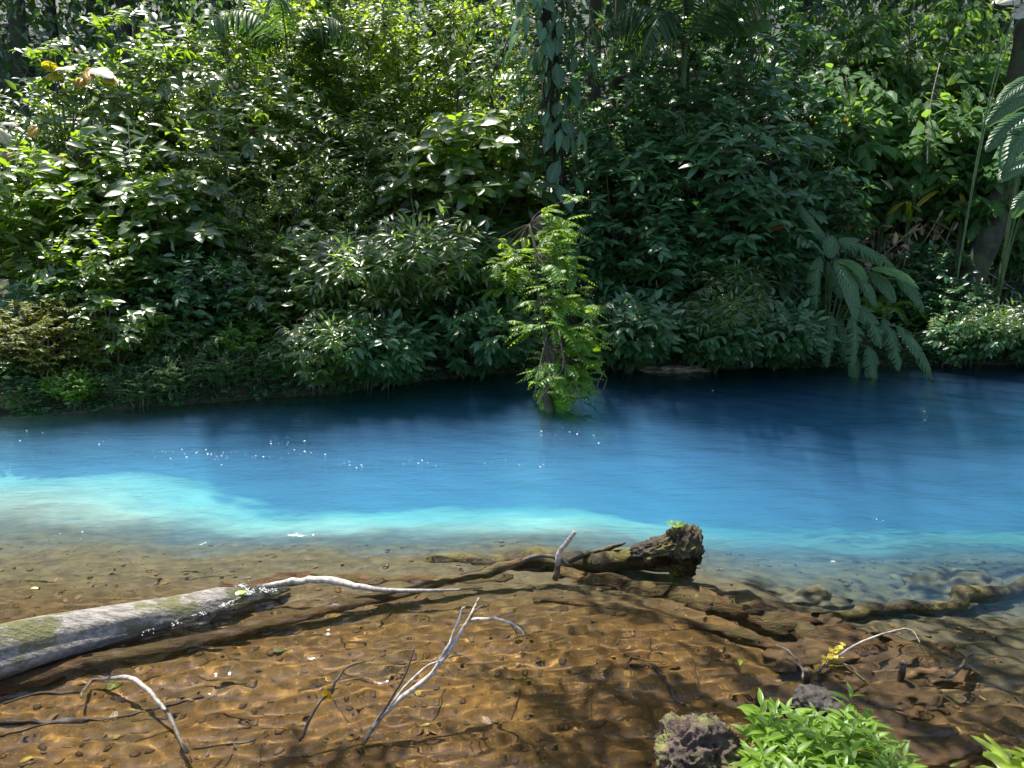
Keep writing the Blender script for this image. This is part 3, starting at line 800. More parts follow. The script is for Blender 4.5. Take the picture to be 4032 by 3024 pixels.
# ---- forest behind
for (px, Y, k, sc, lab) in (
        (-120, 21.0, 'treeB', 1.0, 'dark forest tree in deep shade at the far upper left corner'),
        (230, 22.0, 'treeA', 1.15, 'dark slim trunked forest tree behind the orange leaves'),
        (520, 20.5, 'treeB', 1.0, 'dark forest tree behind the highest sunlit shrub tips'),
        (900, 21.5, 'treeA', 1.2, 'dark forest tree in the clearing left of the palm frond'),
        (1250, 20.5, 'treeB', 0.95, 'forest tree behind the bright sapling at the top'),
        (1700, 21.5, 'treeA', 1.2, 'forest tree behind the bright small tree, left of the vine covered trunk'),
        (2350, 18.0, 'treeB', 1.0, 'forest tree behind the palm right of the vine covered trunk'),
        (2750, 19.0, 'treeA', 1.25, 'forest tree behind the palm fronds at the top'),
        (3100, 17.5, 'treeB', 1.0, 'forest tree behind the brown dead leaf at the top'),
        (3480, 21.5, 'treeA', 1.2, 'forest tree behind the light green trees at upper right'),
        (3850, 21.0, 'treeB', 1.05, 'forest tree behind the light green shrub at the right edge'),
        (4250, 19.0, 'treeA', 1.1, 'forest tree just past the right edge of the thicket')):
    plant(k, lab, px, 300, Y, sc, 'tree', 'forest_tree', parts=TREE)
for (x, y, sc, lab) in ((-11.6, 19.0, 1.2, 'big crowned tree throwing the upper left corner into shade'), (-15.0, 18.0, 1.3, 'big crowned tree past the left edge shading the dark corner')):
    put('forest_tree', KIT['treeB'], lab, 'tree', x, y, sc, x, parts=TREE)
for i, (x, y, k, sc) in enumerate(((-24, 27, 'tallA', 1.0), (-19.5, 29, 'tallB', 1.15), (-15.5, 30, 'tallA', 0.9), (-1.3, 29, 'tallA', 1.05), (4.5, 28, 'tallB', 1.15),
                                   (10.5, 29, 'tallA', 1.0), (17, 28, 'tallB', 1.1), (24, 27, 'tallA', 1.0), (-6.5, 31, 'tallB', 0.62))):
    put('forest_tree', KIT[k], 'tall forest tree far behind the thicket, its trunk lost in the dark wood', 'tree', x, y, sc * 0.86, i * 1.3, 'tall trees far back in the forest', parts=TREE)
# shade trees over the right bank, crowns above the picture
for (x, y, sc, lab, k) in ((0.5, 14.4, 0.88, 'canopy tree behind the vine covered trunk, crown overhead', 'canopyA'), (1.9, 14.5, 0.95, 'canopy tree behind the shaded middle shrub, crown overhead', 'canopyA'),
                           (3.0, 14.2, 0.84, 'canopy tree among the light green trees, crown overhead', 'canopyA'), (-5.8, 16.5, 0.95, 'slim tree in the left thicket with its crown high overhead', 'canopyB'),
                           (-3.6, 16.7, 0.9, 'slim tree behind the dark recess with its crown high overhead', 'canopyB')):
    put('canopy_tree', KIT[k], lab, 'tree', x, y, sc, 0.0, parts=TREE)

# ---- vine covered trunk in the middle
rg = np.random.default_rng(77)
b0 = Vector((pt(2230, 1000, 11.9).x, 11.9, float(ground_z(pt(2230, 1000, 11.9).x, 11.9))))
vt = thing('vine_covered_tree', 'dark mossy trunk wrapped in climbing leaves at the centre of the thicket', 'tree', b0)
path = [b0 + Vector((0, 0, -0.3))] + [pt(px, py, 11.9) for px, py in ((2232, 1150), (2222, 950), (2195, 700), (2190, 450), (2165, 200), (2150, 0))] + [pt(2140, -300, 11.9), pt(2150, -800, 11.8), pt(2160, -1500, 11.8)]
b = rod('trunk', None, [p - b0 for p in path], [0.20, 0.16, 0.14, 0.13, 0.13, 0.13, 0.12, 0.11, 0.10, 0.05], 12, seed=3, jit=0.08)
b.build('trunk', M['trunk'], vt)
cm, _ = make_tree(36, 12.0, 1.5, 9.6, 120, 10, 0.24, TPL['lo'], 'bright', 0.02, flat=0.7)
link('crown', cm, vt)
F, St = MB(), MB()
for k in range(560):
    i = rg.uniform(1.2, 7.0); j = int(i); p = np.array(path[j].lerp(path[j + 1], i - j) - b0)
    an = rg.uniform(math.pi * 0.9, math.pi * 2.1)
    o = np.array([math.cos(an), math.sin(an), 0])
    q = p + o * 0.13
    L = 0.10 + 0.34 * rg.random() ** 2
    tp = TPL['broad'] if rg.random() < 0.6 else TPL['lance']
    e = q + o * 0.05 + o * 0.55 * rg.random() ** 1.6 + np.array([0, 0, rg.uniform(-0.05, 0.12)])
    St.tube([q - o * 0.03, e], [0.006, 0.004], 4)
    F.add_many(tp, frames((o * 0.5 + np.array([rg.uniform(-.4, .4), 0, -rg.uniform(0.4, 1.6)]))[None], (o + np.array([0, 0, 0.5]))[None], [L]), e[None], np.array([rg.random() * 0.86]))
for (px, py, qx, qy) in ((2110, 330, 1940, 300), (2120, 360, 1990, 420), (2180, 430, 2010, 500), (2190, 380, 2240, 330)):
    p, q = np.array(pt(px, py, 11.7) - b0), np.array(pt(qx, qy, 11.3) - b0)
    frond_geo(F, St, rg, bez(p, (p + q) / 2 + np.array([0, 0, 0.18]), q, 8), 0.22, 9, TPL['lance'], 0.8, 0.005, 0.4)
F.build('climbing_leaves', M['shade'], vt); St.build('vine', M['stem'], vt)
V_ = MB()
for k in range(9):
    x0 = rg.uniform(-0.25, 0.25); z0 = rg.uniform(2.5, 4.5); ln = rg.uniform(1.2, 2.5)
    pp = [np.array([x0 - 0.2 + rg.normal(0, .03), -0.2 + rg.normal(0, .03), z0 - ln * t]) for t in np.linspace(0, 1, 7)]
    V_.tube(pp, 0.008, 5)
V_.build('hanging_root', M['stem'], vt)

# ---- bright hanging bush on a snag standing in the water
hb = at(2155, 1622, 0.0)
hbt = thing('hanging_bush', 'bright green feathery bush drooping over the water on a small snag', 'bush', hb)
F, St = MB(), MB(); rg = np.random.default_rng(91)
sn = [(0, 0, -0.6), (0.0, 0.02, 0.05), (0.03, 0.1, 0.35), (0.0, 0.3, 0.8), (-0.08, 0.5, 1.3), (-0.12, 0.75, 1.8), (-0.2, 0.95, 2.15)]
rod('trunk', None, sn, [0.085, 0.065, 0.04, 0.032, 0.027, 0.02, 0.010], 8, seed=5).build('trunk', M['trunk'], hbt)
spine = np.array(sn[1:], float)
HB = [(2150, 1560, -.02), (2200, 1560, .05), (2130, 1490, .1), (2020, 980, 1.0), (2130, 910, 1.0), (2215, 1600, .2), (2290, 1540, .3), (2330, 1450, .4), (2250, 1480, .1), (2180, 1500, 0), (2130, 1390, .3), (2240, 1380, 0), (2320, 1360, .3), (2170, 1280, .1), (2260, 1260, .1), (2110, 1200, .4),
      (2210, 1150, .2), (2150, 1080, .3), (2240, 1060, .4), (2090, 1010, .6), (2170, 960, .6), (2060, 1090, .7), (1960, 1090, 1.1), (1900, 1010, 1.2), (2340, 1290, .5), (2400, 1330, .6), (2290, 1170, .5), (2050, 1260, .6), (2150, 880, .9), (2230, 930, .8), (1870, 1080, 1.2)]
for k in range(165):
    px, py, dy = HB[k % len(HB)]
    wide = 2.6 if k % 9 == 0 else 1.0
    px += rg.normal(0, 24) * wide; py += rg.normal(0, 44) * wide
    dy = 0.05 + dy + abs(rg.normal(0, 0.30))
    px = 2185 + (px - 2185) * 0.74
    e = np.array(pt(px, py, hb.y + dy) - hb)
    j = np.argmin(np.sum((spine - (e + np.array([-0.1, 0.15, 0.30]))) ** 2, 1)); s = spine[j]
    St.tube(bez(s, (s + e) / 2 + np.array([0, 0, 0.10]), e, 6), [0.0045, 0.004, 0.0035, 0.003, 0.0025, 0.002], 4)
    out = e - s; a0 = math.atan2(out[1] - 0.25, out[0] + 0.04)
    for m_ in range(4):
        an = a0 + rg.normal(0, 1.4); l_ = rg.uniform(0.12, 0.34)
        q = e + np.array([math.cos(an) * l_, math.sin(an) * l_, -l_ * rg.uniform(-0.3, 0.9)])
        frond_geo(F, St, rg, bez(e, (e + q) / 2 + np.array([0, 0, 0.05]), q, 6), rg.uniform(0.06, 0.085), 8, TPL['lo2'], 1.1, 0.002, 0.12, 1.25)
F.build('foliage', M['fern'], hbt); St.build('stem', M['stem'], hbt)
vn = MB()
for pl in (((2160, 1290, .3), (2130, 1420, .1), (2118, 1480, 0), (2105, 1560, 0)), ((2205, 1350, .1), (2215, 1450, -.1), (2108, 1590, 0)), ((2200, 1300, 0), (2225, 1440, -.1), (2230, 1560, -.05), (2290, 1640, -.15)),
           ((2260, 1480, 0), (2290, 1590, -.1), (2320, 1630, -.2)), ((2380, 1460, .3), (2350, 1520, .2), (2370, 1545, .2), (2390, 1490, .3))):
    P = [pt(px, py, hb.y + dy) - hb for px, py, dy in pl]
    q = rod('v', None, P, [0.007] * len(P), 5, seed=len(P)); vn.v += [v for v in q.v]; vn.lp += [l + vn.n for l in q.lp]; vn.ln += q.ln; vn.uv += q.uv; vn.t += q.t; vn.n += q.n
vn.build('vine', M['stem'], hbt)

# ---- great drooping leaves on the right
def C6(cx, cy, Y): return pt(2632 + 0.633 * cx, 700 + 0.633 * cy, Y)
hbx = C6(1000, 1150, 11.2)
hel_base = (hbx.x, 11.35, float(ground_z(hbx.x, 11.35)))
CN = (0.1, -1.0, 0.45)
def lf(a, b, W, Y0=10.9, Y1=10.4, bulge=(0, -0.05, 0.10), nrm=CN, tear=0.5, dead=0.0, mt=None):
    return (C6(*a, Y0), C6(*b, Y1), W, bulge, nrm, tear, dead, mt)
paddle_plant('great_leaved_plant', 'big plant of long drooping torn paddle leaves touching the water on the right', 'plant', hel_base, [
    lf((1040, 510), (1165, 890), 0.26, 10.9, 10.3, (0.06, -0.1, 0.12), tear=0.25), lf((1170, 790), (1325, 1065), 0.24, 10.6, 10.3, (0.10, 0, 0.06), tear=0.75), lf((1150, 850), (1140, 1190), 0.27, 10.5, 10.35, (0.04, -.05, 0.02), tear=0.9),
    lf((1015, 860), (980, 1185), 0.25, 10.7, 10.5, (0.02, -.05, 0.03), tear=0.9), lf((945, 490), (925, 825), 0.23, 11.0, 10.8, (-0.10, -.05, 0.05), tear=0.4), lf((1045, 515), (1222, 650), 0.22, 10.9, 10.5, (0.1, 0, 0.16), nrm=(0, -.5, 1), tear=0.0, mt='broad'),
    lf((1140, 590), (1285, 800), 0.22, 10.9, 10.5, (0.1, 0, 0.08), tear=0.1), lf((1050, 390), (1420, 575), 0.26, 11.1, 10.9, (0.05, 0, 0.12), tear=0.3), lf((1260, 565), (1565, 695), 0.22, 10.9, 10.6, (0.05, 0, 0.16), nrm=(0, -.6, 1), tear=0.2, mt='broad'),
    lf((1240, 585), (1405, 780), 0.22, 11.0, 10.7, (0.1, 0, 0.06), tear=0.1), lf((1420, 630), (1590, 840), 0.19, 11.0, 10.8, (0.08, 0, 0.08), tear=0.1), lf((1335, 875), (1435, 1205), 0.24, 10.8, 10.4, (0.06, 0, 0.05), tear=0.95),
    lf((1420, 925), (1648, 1280), 0.20, 10.7, 10.3, (0.10, 0, 0.10), tear=0.3), lf((1240, 1050), (1280, 1300), 0.25, 10.5, 10.4, (0.04, 0, 0), tear=0.5, dead=0.22), lf((1160, 1110), (1165, 1285), 0.20, 10.6, 10.45, (0, 0, 0), tear=0.6, dead=0.3),
    lf((1040, 460), (790, 130), 0.22, 11.2, 11.3, (-0.06, 0, 0.05), tear=0.1), lf((1020, 360), (1000, 500), 0.26, 11.1, 10.9, (0, -.05, 0.03), tear=0.0), lf((1050, 870), (1100, 1170), 0.20, 11.0, 10.8, (0.05, 0, 0.05), tear=0.6), lf((985, 520), (1080, 760), 0.22, 11.1, 10.9, (0.04, 0, 0.05), tear=0.3),
    lf((560, 640), (640, 870), 0.17, 11.2, 11.1, (-0.05, 0, 0.04), tear=0.0), lf((690, 660), (740, 790), 0.15, 11.3, 11.1, (0.03, 0, 0.03), tear=0.0)], seed=4)
lx = pt(3100, 600, 12.2)
paddle_plant('arching_leaf_plant', 'single long grey green leaf arching sideways below the light green trees', 'plant', (lx.x, 12.4, float(ground_z(lx.x, 12.4))), [
    (pt(3080, 545, 12.2), pt(3295, 585, 11.8), 0.19, (0.05, 0, 0.17), (0, -0.7, 1), 0.1, 0, None), (pt(3075, 560, 12.2), pt(3180, 720, 12.0), 0.17, (0.1, 0, 0.05), CN, 0.1, 0, None), (pt(3110, 600, 12.2), pt(3240, 830, 12.0), 0.22, (0.05, 0, 0.05), CN, 0.2, 0, None)], seed=6)
rx = pt(4150, 900, 9.6)
paddle_plant('edge_leaf_plant', 'plant at the right edge with large olive leaves hanging into the picture', 'plant', (rx.x + 0.9, 11.9, float(ground_z(rx.x + 0.9, 11.9))), [
    (pt(4085, 640, 9.8), pt(3935, 720, 9.6), 0.24, (-0.1, 0, 0.16), (0, -1, .5), 0.0, 0, None), (pt(4060, 450, 9.9), pt(3880, 600, 9.7), 0.24, (-0.05, 0, 0.1), (0.2, -1, .5), 0.0, 0, None), (pt(4070, 380, 9.9), pt(3880, 500, 9.7), 0.22, (-0.05, 0, 0.12), (0.2, -1, .3), 0.0, 0, None),
    (pt(4080, 480, 9.7), pt(3955, 680, 9.6), 0.30, (-0.1, 0, 0.08), (0.3, -1, .5), 0.1, 0, None), (pt(4100, 300, 9.7), pt(3920, 420, 9.6), 0.20, (-0.05, 0, 0.1), (0, -1, .8), 0.0, 0, None), (pt(4080, 760, 9.7), pt(3990, 860, 9.7), 0.22, (-0.05, 0, 0.1), CN, 0.0, 0, None)], seed=8)
ox = pt(300, 400, 11.9)
paddle_plant('orange_leaved_plant', 'plant with a few huge yellow and orange leaves above the left thicket', 'plant', (ox.x, 11.35, float(ground_z(ox.x, 11.35))), [
    (pt(215, 285, 11.2), pt(180, 240, 11.0), 0.20, (0, 0, 0.03), (0, -.8, 1), 0.0, 0, 'yellow'), (pt(215, 290, 11.2), pt(290, 275, 10.9), 0.22, (0, 0, 0.10), (0, -.4, 1), 0.0, 0, 'pale'), (pt(330, 290, 11.2), pt(350, 320, 10.9), 0.20, (0, 0, 0.12), (0, -1, .4), 0.2, 0, 'orange'),
    (pt(335, 285, 11.2), pt(440, 310, 10.9), 0.24, (0.05, 0, 0.12), (0, -.5, 1), 0.0, 0, 'pale'), (pt(250, 310, 11.2), pt(180, 312, 11.0), 0.16, (0, 0, 0.1), (0, -1, .5), 0.1, 0, 'yellow'), (pt(330, 310, 11.2), pt(300, 345, 11.0), 0.18, (0, 0, 0.08), (0, -1, .4), 0.2, 0, 'orange'),
    (pt(400, 315, 11.2), pt(465, 335, 10.95), 0.14, (0, 0, 0.08), (0, -1, .4), 0.0, 0, 'yellow'), (pt(180, 360, 11.2), pt(110, 370, 10.95), 0.17, (0, 0, 0.06), (0, -.8, 1), 0.0, 0, 'bright')], seed=9, stalk_r=0.008)
dx = pt(60, 560, 11.2)
paddle_plant('bleached_leaf_plant', 'plant with bleached pinkish dead leaves at the left edge', 'plant', (dx.x, 10.5, float(ground_z(dx.x, 10.5))), [
    (pt(60, 500, 10.35), pt(20, 490, 10.15), 0.24, (0, 0, 0.06), (0, -.6, 1), 0.2, 0, 'pale'), (pt(40, 570, 10.35), pt(-30, 500, 10.2), 0.22, (0, 0, 0.06), (0, -.6, 1), 0.3, 0, 'pale'), (pt(60, 600, 10.35), pt(0, 620, 10.15), 0.22, (0, 0, 0.06), (0, -1, .5), 0.3, 0, 'dry'),
    (pt(110, 640, 10.35), pt(200, 650, 10.2), 0.20, (0, 0, 0.08), (0, -.6, 1), 0.3, 0, 'pale'), (pt(150, 500, 10.35), pt(110, 540, 10.25), 0.18, (0, 0, 0.05), (0, -1, .3), 0.2, 0, 'orange'), (pt(220, 620, 10.35), pt(255, 660, 10.25), 0.16, (0, 0, 0.05), (0, -1, .3), 0.2, 0, 'yellow')], seed=10, stalk_r=0.008)
bx = pt(2985, 60, 12.6)
paddle_plant('dead_leaf_plant', 'plant with one curled brown dead leaf and big round leaves at the top', 'plant', (bx.x, 12.9, float(ground_z(bx.x, 12.9))), [
    (pt(2990, 15, 12.6), pt(2978, 80, 12.4), 0.20, (0, 0, 0.03), CN, 0.3, 0, 'dry'), (pt(2990, 75, 12.6), pt(3015, 125, 12.5), 0.26, (0.03, 0, 0.05), CN, 0, 0, 'broad'), (pt(2960, 80, 12.6), pt(2950, 150, 12.5), 0.26, (0, 0, 0.05), CN, 0, 0, 'broad'), (pt(2900, 85, 12.6), pt(2905, 150, 12.5), 0.2, (0, 0, 0.05), CN, 0, 0, 'broad'),
    (pt(2870, 90, 12.6), pt(2830, 160, 12.5), 0.22, (0, 0, 0.05), CN, 0, 0, 'broad')], seed=12, stalk_r=0.008)
wx = pt(3960, 20, 11.5)
paddle_plant('pale_leaf_plant', 'plant with two huge bleached leaves in the top right corner', 'plant', (wx.x, 11.95, float(ground_z(wx.x, 11.95))), [
    (pt(4060, -10, 11.6), pt(3925, 15, 11.3), 0.30, (0, 0, 0.10), (0, -.8, 1), 0.2, 0, 'pale'), (pt(4080, 20, 11.6), pt(3990, 70, 11.3), 0.26, (0, 0, 0.10), (0, -1, .6), 0.3, 0, 'pale')], seed=13, stalk_r=0.008)
# narrow fresh leaved gingers in the sunny patch at the right
for k, (px, py, Y, lab) in enumerate(((3590, 800, 12.6, 'upright plant with bright strap leaves in the sunny patch at the right'), (3800, 860, 12.6, 'strap leaved plant with yellowing leaves beside the leaning trunk'), (3480, 880, 12.8, 'strap leaved plant among the dry stems, left in the sunny patch'))):
    g = pt(px, py, Y); rgk = np.random.default_rng(60 + k); Ls = []
    for m_ in range(8):
        a = rgk.uniform(-1, 1); p0 = Vector((g.x + a * 0.1, Y, g.z + rgk.uniform(-.35, .15))); p1 = p0 + Vector((a * 0.55, rgk.uniform(-.4, .1), rgk.uniform(-0.12, 0.28)))
        Ls.append((p0, p1, 0.10, (0, 0, 0.10), (0, -.6, 1), 0, 0, ('bright', 'yellow', 'bright', 'golden')[m_ % 4]))
    paddle_plant('strap_leaved_plant', lab, 'plant', (g.x, Y + 0.05, float(ground_z(g.x, Y + 0.05))), Ls, seed=20 + k, stalk_r=0.006)
# dry pale stems and leaves caught by sun under the right thicket
F, St = MB(), MB(); rg = np.random.default_rng(44)
dp = pt(3600, 1000, 12.9); dpz = float(ground_z(dp.x, 12.9)); D0 = np.array([dp.x, 12.9, dpz])
for k in range(240):
    p = np.array(pt(rg.normal(3620, 190), rg.normal(1000, 95), 12.9 + rg.uniform(-.5, .6))) - D0
    d = np.array([rg.normal(0, 1), rg.normal(0, .5), rg.normal(0.1, 0.6)])
    F.add_many(TPL['lance'] if k % 3 else TPL['ell'], frames(d[None], (rg.normal(0, .5, 3) + np.array([0, -.6, 1]))[None], [rg.uniform(.10, .28)]), p[None], np.array([rg.random() * 0.9]))
    if k % 4 == 0: St.tube([p, p + np.array([rg.normal(0, .25), rg.normal(0, .1), -rg.uniform(.3, .8)])], 0.006, 4)
du = thing('dry_undergrowth', 'tangle of dry pale leaves and stems in the sunny patch left of the leaning trunk', 'undergrowth', dp.to_tuple()[:2] + (dpz,))
F.build('foliage', M['dry'], du); St.build('stem', M['whitewood'], du)

# ---- palms, ferns, leaning trunk
plant('palm', 'palm with hanging fronds at the top, right of the vine covered trunk', 2700, 100, 12.4, 0.92, 'palm', 'palm', rz=0.4)
KIT['palm2'] = make_palm(41, 7, 1.5, 0.55, 'forest', 3.6)
plant('palm2', 'palm with one pale frond arching over the clearing at upper left', 1130, 130, 12.6, 1.06, 'palm', 'palm', rz=2.2)
for (k, px, py, Y, sc, lab) in (('fernA', 3720, 1330, 11.75, 0.8, 'fern right of the great drooping leaves'), ('fernB', 3860, 1290, 11.9, 1.0, 'fern under the leaning trunk'), ('fernB', 3990, 1340, 11.75, 0.9, 'fern at the right edge above the water'),
                               ('fernA', 3470, 1230, 12.0, 0.9, 'fern behind the great drooping leaves'), ('fernB', 2440, 1280, 11.4, 0.9, 'fern in the shade right of the hanging bush'), ('fernA', 1610, 930, 11.6, 0.75, 'fern above the dark recess'), ('fernB', 1240, 1500, 9.75, 0.6, 'grey fern at the waterline left of the dark recess'), ('fernB', 2660, 1330, 11.35, 0.8, 'fern hanging above the pale rock ledge')):
    plant(k, lab, px, py, Y, sc, 'fern', 'fern', dz=0.15)
lt = [pt(3760, 1260, 12.2), pt(3800, 1130, 12.2), pt(3860, 990, 12.2), pt(3920, 860, 12.2), pt(3960, 720, 12.25), pt(3985, 560, 12.3), pt(4010, 300, 12.4), pt(4040, -100, 12.5), pt(4060, -500, 12.5)]
l0 = Vector((lt[0].x, 12.2, float(ground_z(lt[0].x, 12.2)) - 0.1))
ltt = thing('leaning_tree', 'dark leaning trunk at the right edge rising from the water', 'tree', l0)
rod('trunk', None, [p - l0 for p in [l0] + lt], [0.30, 0.26, 0.22, 0.19, 0.17, 0.15, 0.14, 0.12, 0.09, 0.05], 12, seed=8, jit=0.07).build('trunk', M['trunk'], ltt)
cm, _ = make_tree(37, 8.0, 1.7, 6.6, 170, 9, 0.22, TPL['ovate'], 'broad', 0.02, lean=(0.7, 0.2), flat=0.7)
link('crown', cm, ltt)

# ---- waterline herbs
herbs = (('golden', 210, 1480, 8.75, 0.95, 'golden brown grassy bush on the bank at the far left'), ('golden', 40, 1420, 8.9, 0.8, 'greenish golden bush at the left edge of the bank'), ('golden', 420, 1500, 8.95, 0.62, 'small golden herb clump right of the golden bush'),
         ('herbA', 560, 1560, 8.75, 1.0, 'pale flecked herb clump at the waterline below the dark broad shrub'), ('herbA', 700, 1530, 8.95, 1.0, 'low herb cushion at the waterline, second right of the golden bush'), ('herbC', 640, 1400, 9.2, 0.8, 'broad leaved clump on the bank right of the golden bush'),
         ('herbA', 860, 1500, 9.2, 1.05, 'pale herb cushion at the waterline in the middle of the left bank'), ('herbC', 820, 1480, 9.25, 0.6, 'rosette of hanging leaves just above the waterline'), ('herbA', 1010, 1490, 9.35, 1.0, 'grey green herb cushion left of the grey fern'),
         ('herbC', 1150, 1490, 9.45, 0.7, 'clump of hanging grey green leaves at the waterline'), ('herbA', 1300, 1470, 9.55, 1.1, 'pale herb cushion right of the grey fern'), ('herbA', 1440, 1440, 9.75, 1.0, 'herb cushion beside the dark recess'), ('herbB', 1380, 1350, 9.9, 1.1, 'small leafy clump above the herbs beside the dark recess'),
         ('herbB', 960, 1380, 9.6, 1.0, 'small leafy clump behind the herb cushions'), ('herbC', 1560, 1430, 10.0, 0.75, 'rosette of white rimmed leaves hanging at the dark recess'), ('herbB', 2680, 1420, 11.2, 0.45, 'tiny plant on the pale rock ledge'), ('herbB', 3860, 1400, 11.6, 0.9, 'dim leafy clump at the waterline on the far right'),
         ('herbC', 2330, 1300, 11.3, 0.8, 'dim rosette plant right behind the hanging bush'), ('herbB', 300, 1560, 8.5, 0.7, 'small pale leafed herb at the foot of the golden bush'))
for k, px, py, Y, sc, lab in herbs:
    plant(k, lab, px, py, Y, sc, 'herb', 'herb')
gx = pt(2950, 1380, 11.0)
F, St = MB(), MB(); rg = np.random.default_rng(15)
gb = np.array([gx.x, 11.3, float(ground_z(gx.x, 11.3))])
for (px, py) in ((2920, 1300), (2965, 1350), (3010, 1290), (3080, 1310), (3130, 1340), (2930, 1400), (2960, 1420), (3000, 1260), (2890, 1260)):
    e = np.array(pt(px, py, 10.9)) - gb; s = np.array([0, 0, 0.75])
    St.tube(bez((0, 0, 0), s, e, 7), 0.007, 4)
    spray(F, None, rg, s * 0.4 + e * 0.6, e, 6, 0.17, TPL['ell'], 0.9)
gs = thing('drooping_shrub', 'drab shrub with limp grey green leaves dangling at the water left of the great leaves', 'shrub', gb)
F.build('foliage', M['shade'], gs); St.build('stem', M['stem'], gs)
lg = root_lump('rock_ledge', M['ledge'], None, (0.46, 0.28, 0.07), 3, 0.45, 5, 2.2)
o = link('rock_ledge', lg); o.location = at(2660, 1462, 0.0) + Vector((0, 0.15, 0.0)); tag(o, 'flat pale rock ledge at the far waterline right of the hanging bush', 'rock')
o = link('mossy_rock', root_lump('mossy_rock', M['mossrock'], None, (0.22, 0.2, 0.14), 5, 0.3, 4, 1.8)); o.location = at(70, 1585, 0.12); tag(o, 'round mossy stone at the far left waterline', 'rock')

# ---- the dark wood behind, one leafy mass
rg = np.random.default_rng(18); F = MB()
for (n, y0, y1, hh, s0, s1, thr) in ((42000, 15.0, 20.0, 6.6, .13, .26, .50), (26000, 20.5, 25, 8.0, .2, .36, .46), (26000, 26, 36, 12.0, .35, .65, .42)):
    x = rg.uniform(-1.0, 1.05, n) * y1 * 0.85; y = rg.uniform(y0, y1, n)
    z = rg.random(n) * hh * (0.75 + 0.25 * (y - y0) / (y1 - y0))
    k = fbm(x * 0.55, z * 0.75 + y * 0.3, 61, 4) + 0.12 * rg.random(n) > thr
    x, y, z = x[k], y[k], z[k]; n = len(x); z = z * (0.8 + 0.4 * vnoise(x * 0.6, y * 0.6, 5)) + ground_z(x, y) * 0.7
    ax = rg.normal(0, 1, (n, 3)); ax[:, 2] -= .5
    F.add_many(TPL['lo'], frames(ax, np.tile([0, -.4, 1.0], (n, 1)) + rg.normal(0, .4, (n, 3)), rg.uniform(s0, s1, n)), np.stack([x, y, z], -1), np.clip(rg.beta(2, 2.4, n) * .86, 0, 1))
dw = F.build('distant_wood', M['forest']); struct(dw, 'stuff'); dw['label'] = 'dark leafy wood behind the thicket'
# ---- ground cover over the whole far bank: small leaves and litter nobody could count
rg = np.random.default_rng(8); F = MB()
n = 46000
x = rg.uniform(-12, 13, n); yb = far_line(x); y = yb - 0.02 + rg.random(n) ** 2.4 * 7
z = np.maximum(ground_z(x, y), 0.02) + rg.random(n) ** 2 * 0.42 * (0.3 + 1.4 * vnoise(x * 2.2, y * 2.2, 7))
ax = rg.normal(0, 1, (n, 3)); ax[:, 2] = rg.uniform(-.3, .8, n)
F.add_many(TPL['lo'], frames(ax, np.tile([0, 0, 1.0], (n, 1)) + rg.normal(0, .4, (n, 3)), rg.uniform(.05, .13, n)), np.stack([x, y, z], -1), np.clip(rg.beta(2, 2.4, n) * .9 + (rg.random(n) < .05) * .3, 0, 1))
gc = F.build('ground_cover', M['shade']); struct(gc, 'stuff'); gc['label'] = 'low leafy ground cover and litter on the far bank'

# ------------------------------------------------------------------ foreground: wood, stones and leaves in the shallows
_n0 = len(COL.objects)
def one(name, mb, mat, label, cat, group=None):
    return tag(mb.build(name, mat), label, cat, group)
# grey log sliding into the water
A_, B_ = at(-420, 2690, 0.09), at(1150, 2350, -0.150)
ax_ = (B_ - A_)
lgp = [A_ + ax_ * t + Vector((0, 0.03 * math.sin(t * 5), 0.025 * math.sin(t * 3.1))) for t in np.linspace(-0.6, 1.0, 22)]
lb = MB(); rg = np.random.default_rng(2)
sides = 40; vs, fs, uv = [], [], []
dN = ax_.normalized(); sN = Vector((-dN.y, dN.x, 0)).normalized(); uN = dN.cross(sN)
for i, p in enumerate(lgp):
    t = max(0.0, i / 21 * 1.6 - 0.6); r0 = (0.158 - 0.038 * t) * (1, .85, .55, .12)[max(0, i - 18)]
    for k in range(sides):
        an = 2 * math.pi * k / sides
        nv = mnoise.noise(Vector((t * 4, math.cos(an) * 1.3, math.sin(an) * 1.3))) * 0.20 + mnoise.noise(Vector((t * 3, math.cos(an) * 4, math.sin(an) * 4 + 2))) * 0.10 - 0.10 * max(0, mnoise.noise(Vector((t * 2, math.cos(an) * 9, math.sin(an) * 9))) - 0.15)
        vs.append(p + (sN * math.cos(an) + uN * math.sin(an)) * r0 * (1 + nv)); uv.append((k / sides, t))
for i in range(21):
    for k in range(sides): fs.append((i * sides + k, i * sides + (k + 1) % sides, (i + 1) * sides + (k + 1) % sides, (i + 1) * sides + k))
fs += [tuple(range(sides - 1, -1, -1)), tuple(21 * sides + k for k in range(sides))]
lb.add(vs, fs, uv)
_lv = np.array([list(v) for v in vs]); LOGW = [tuple(_lv[i]) for i in range(len(_lv)) if -0.012 < _lv[i][2] < 0.014 and (i // sides) > 11]
one('fallen_log', lb, M['log'], 'thick grey weathered log with moss sliding into the water at the left', 'log')
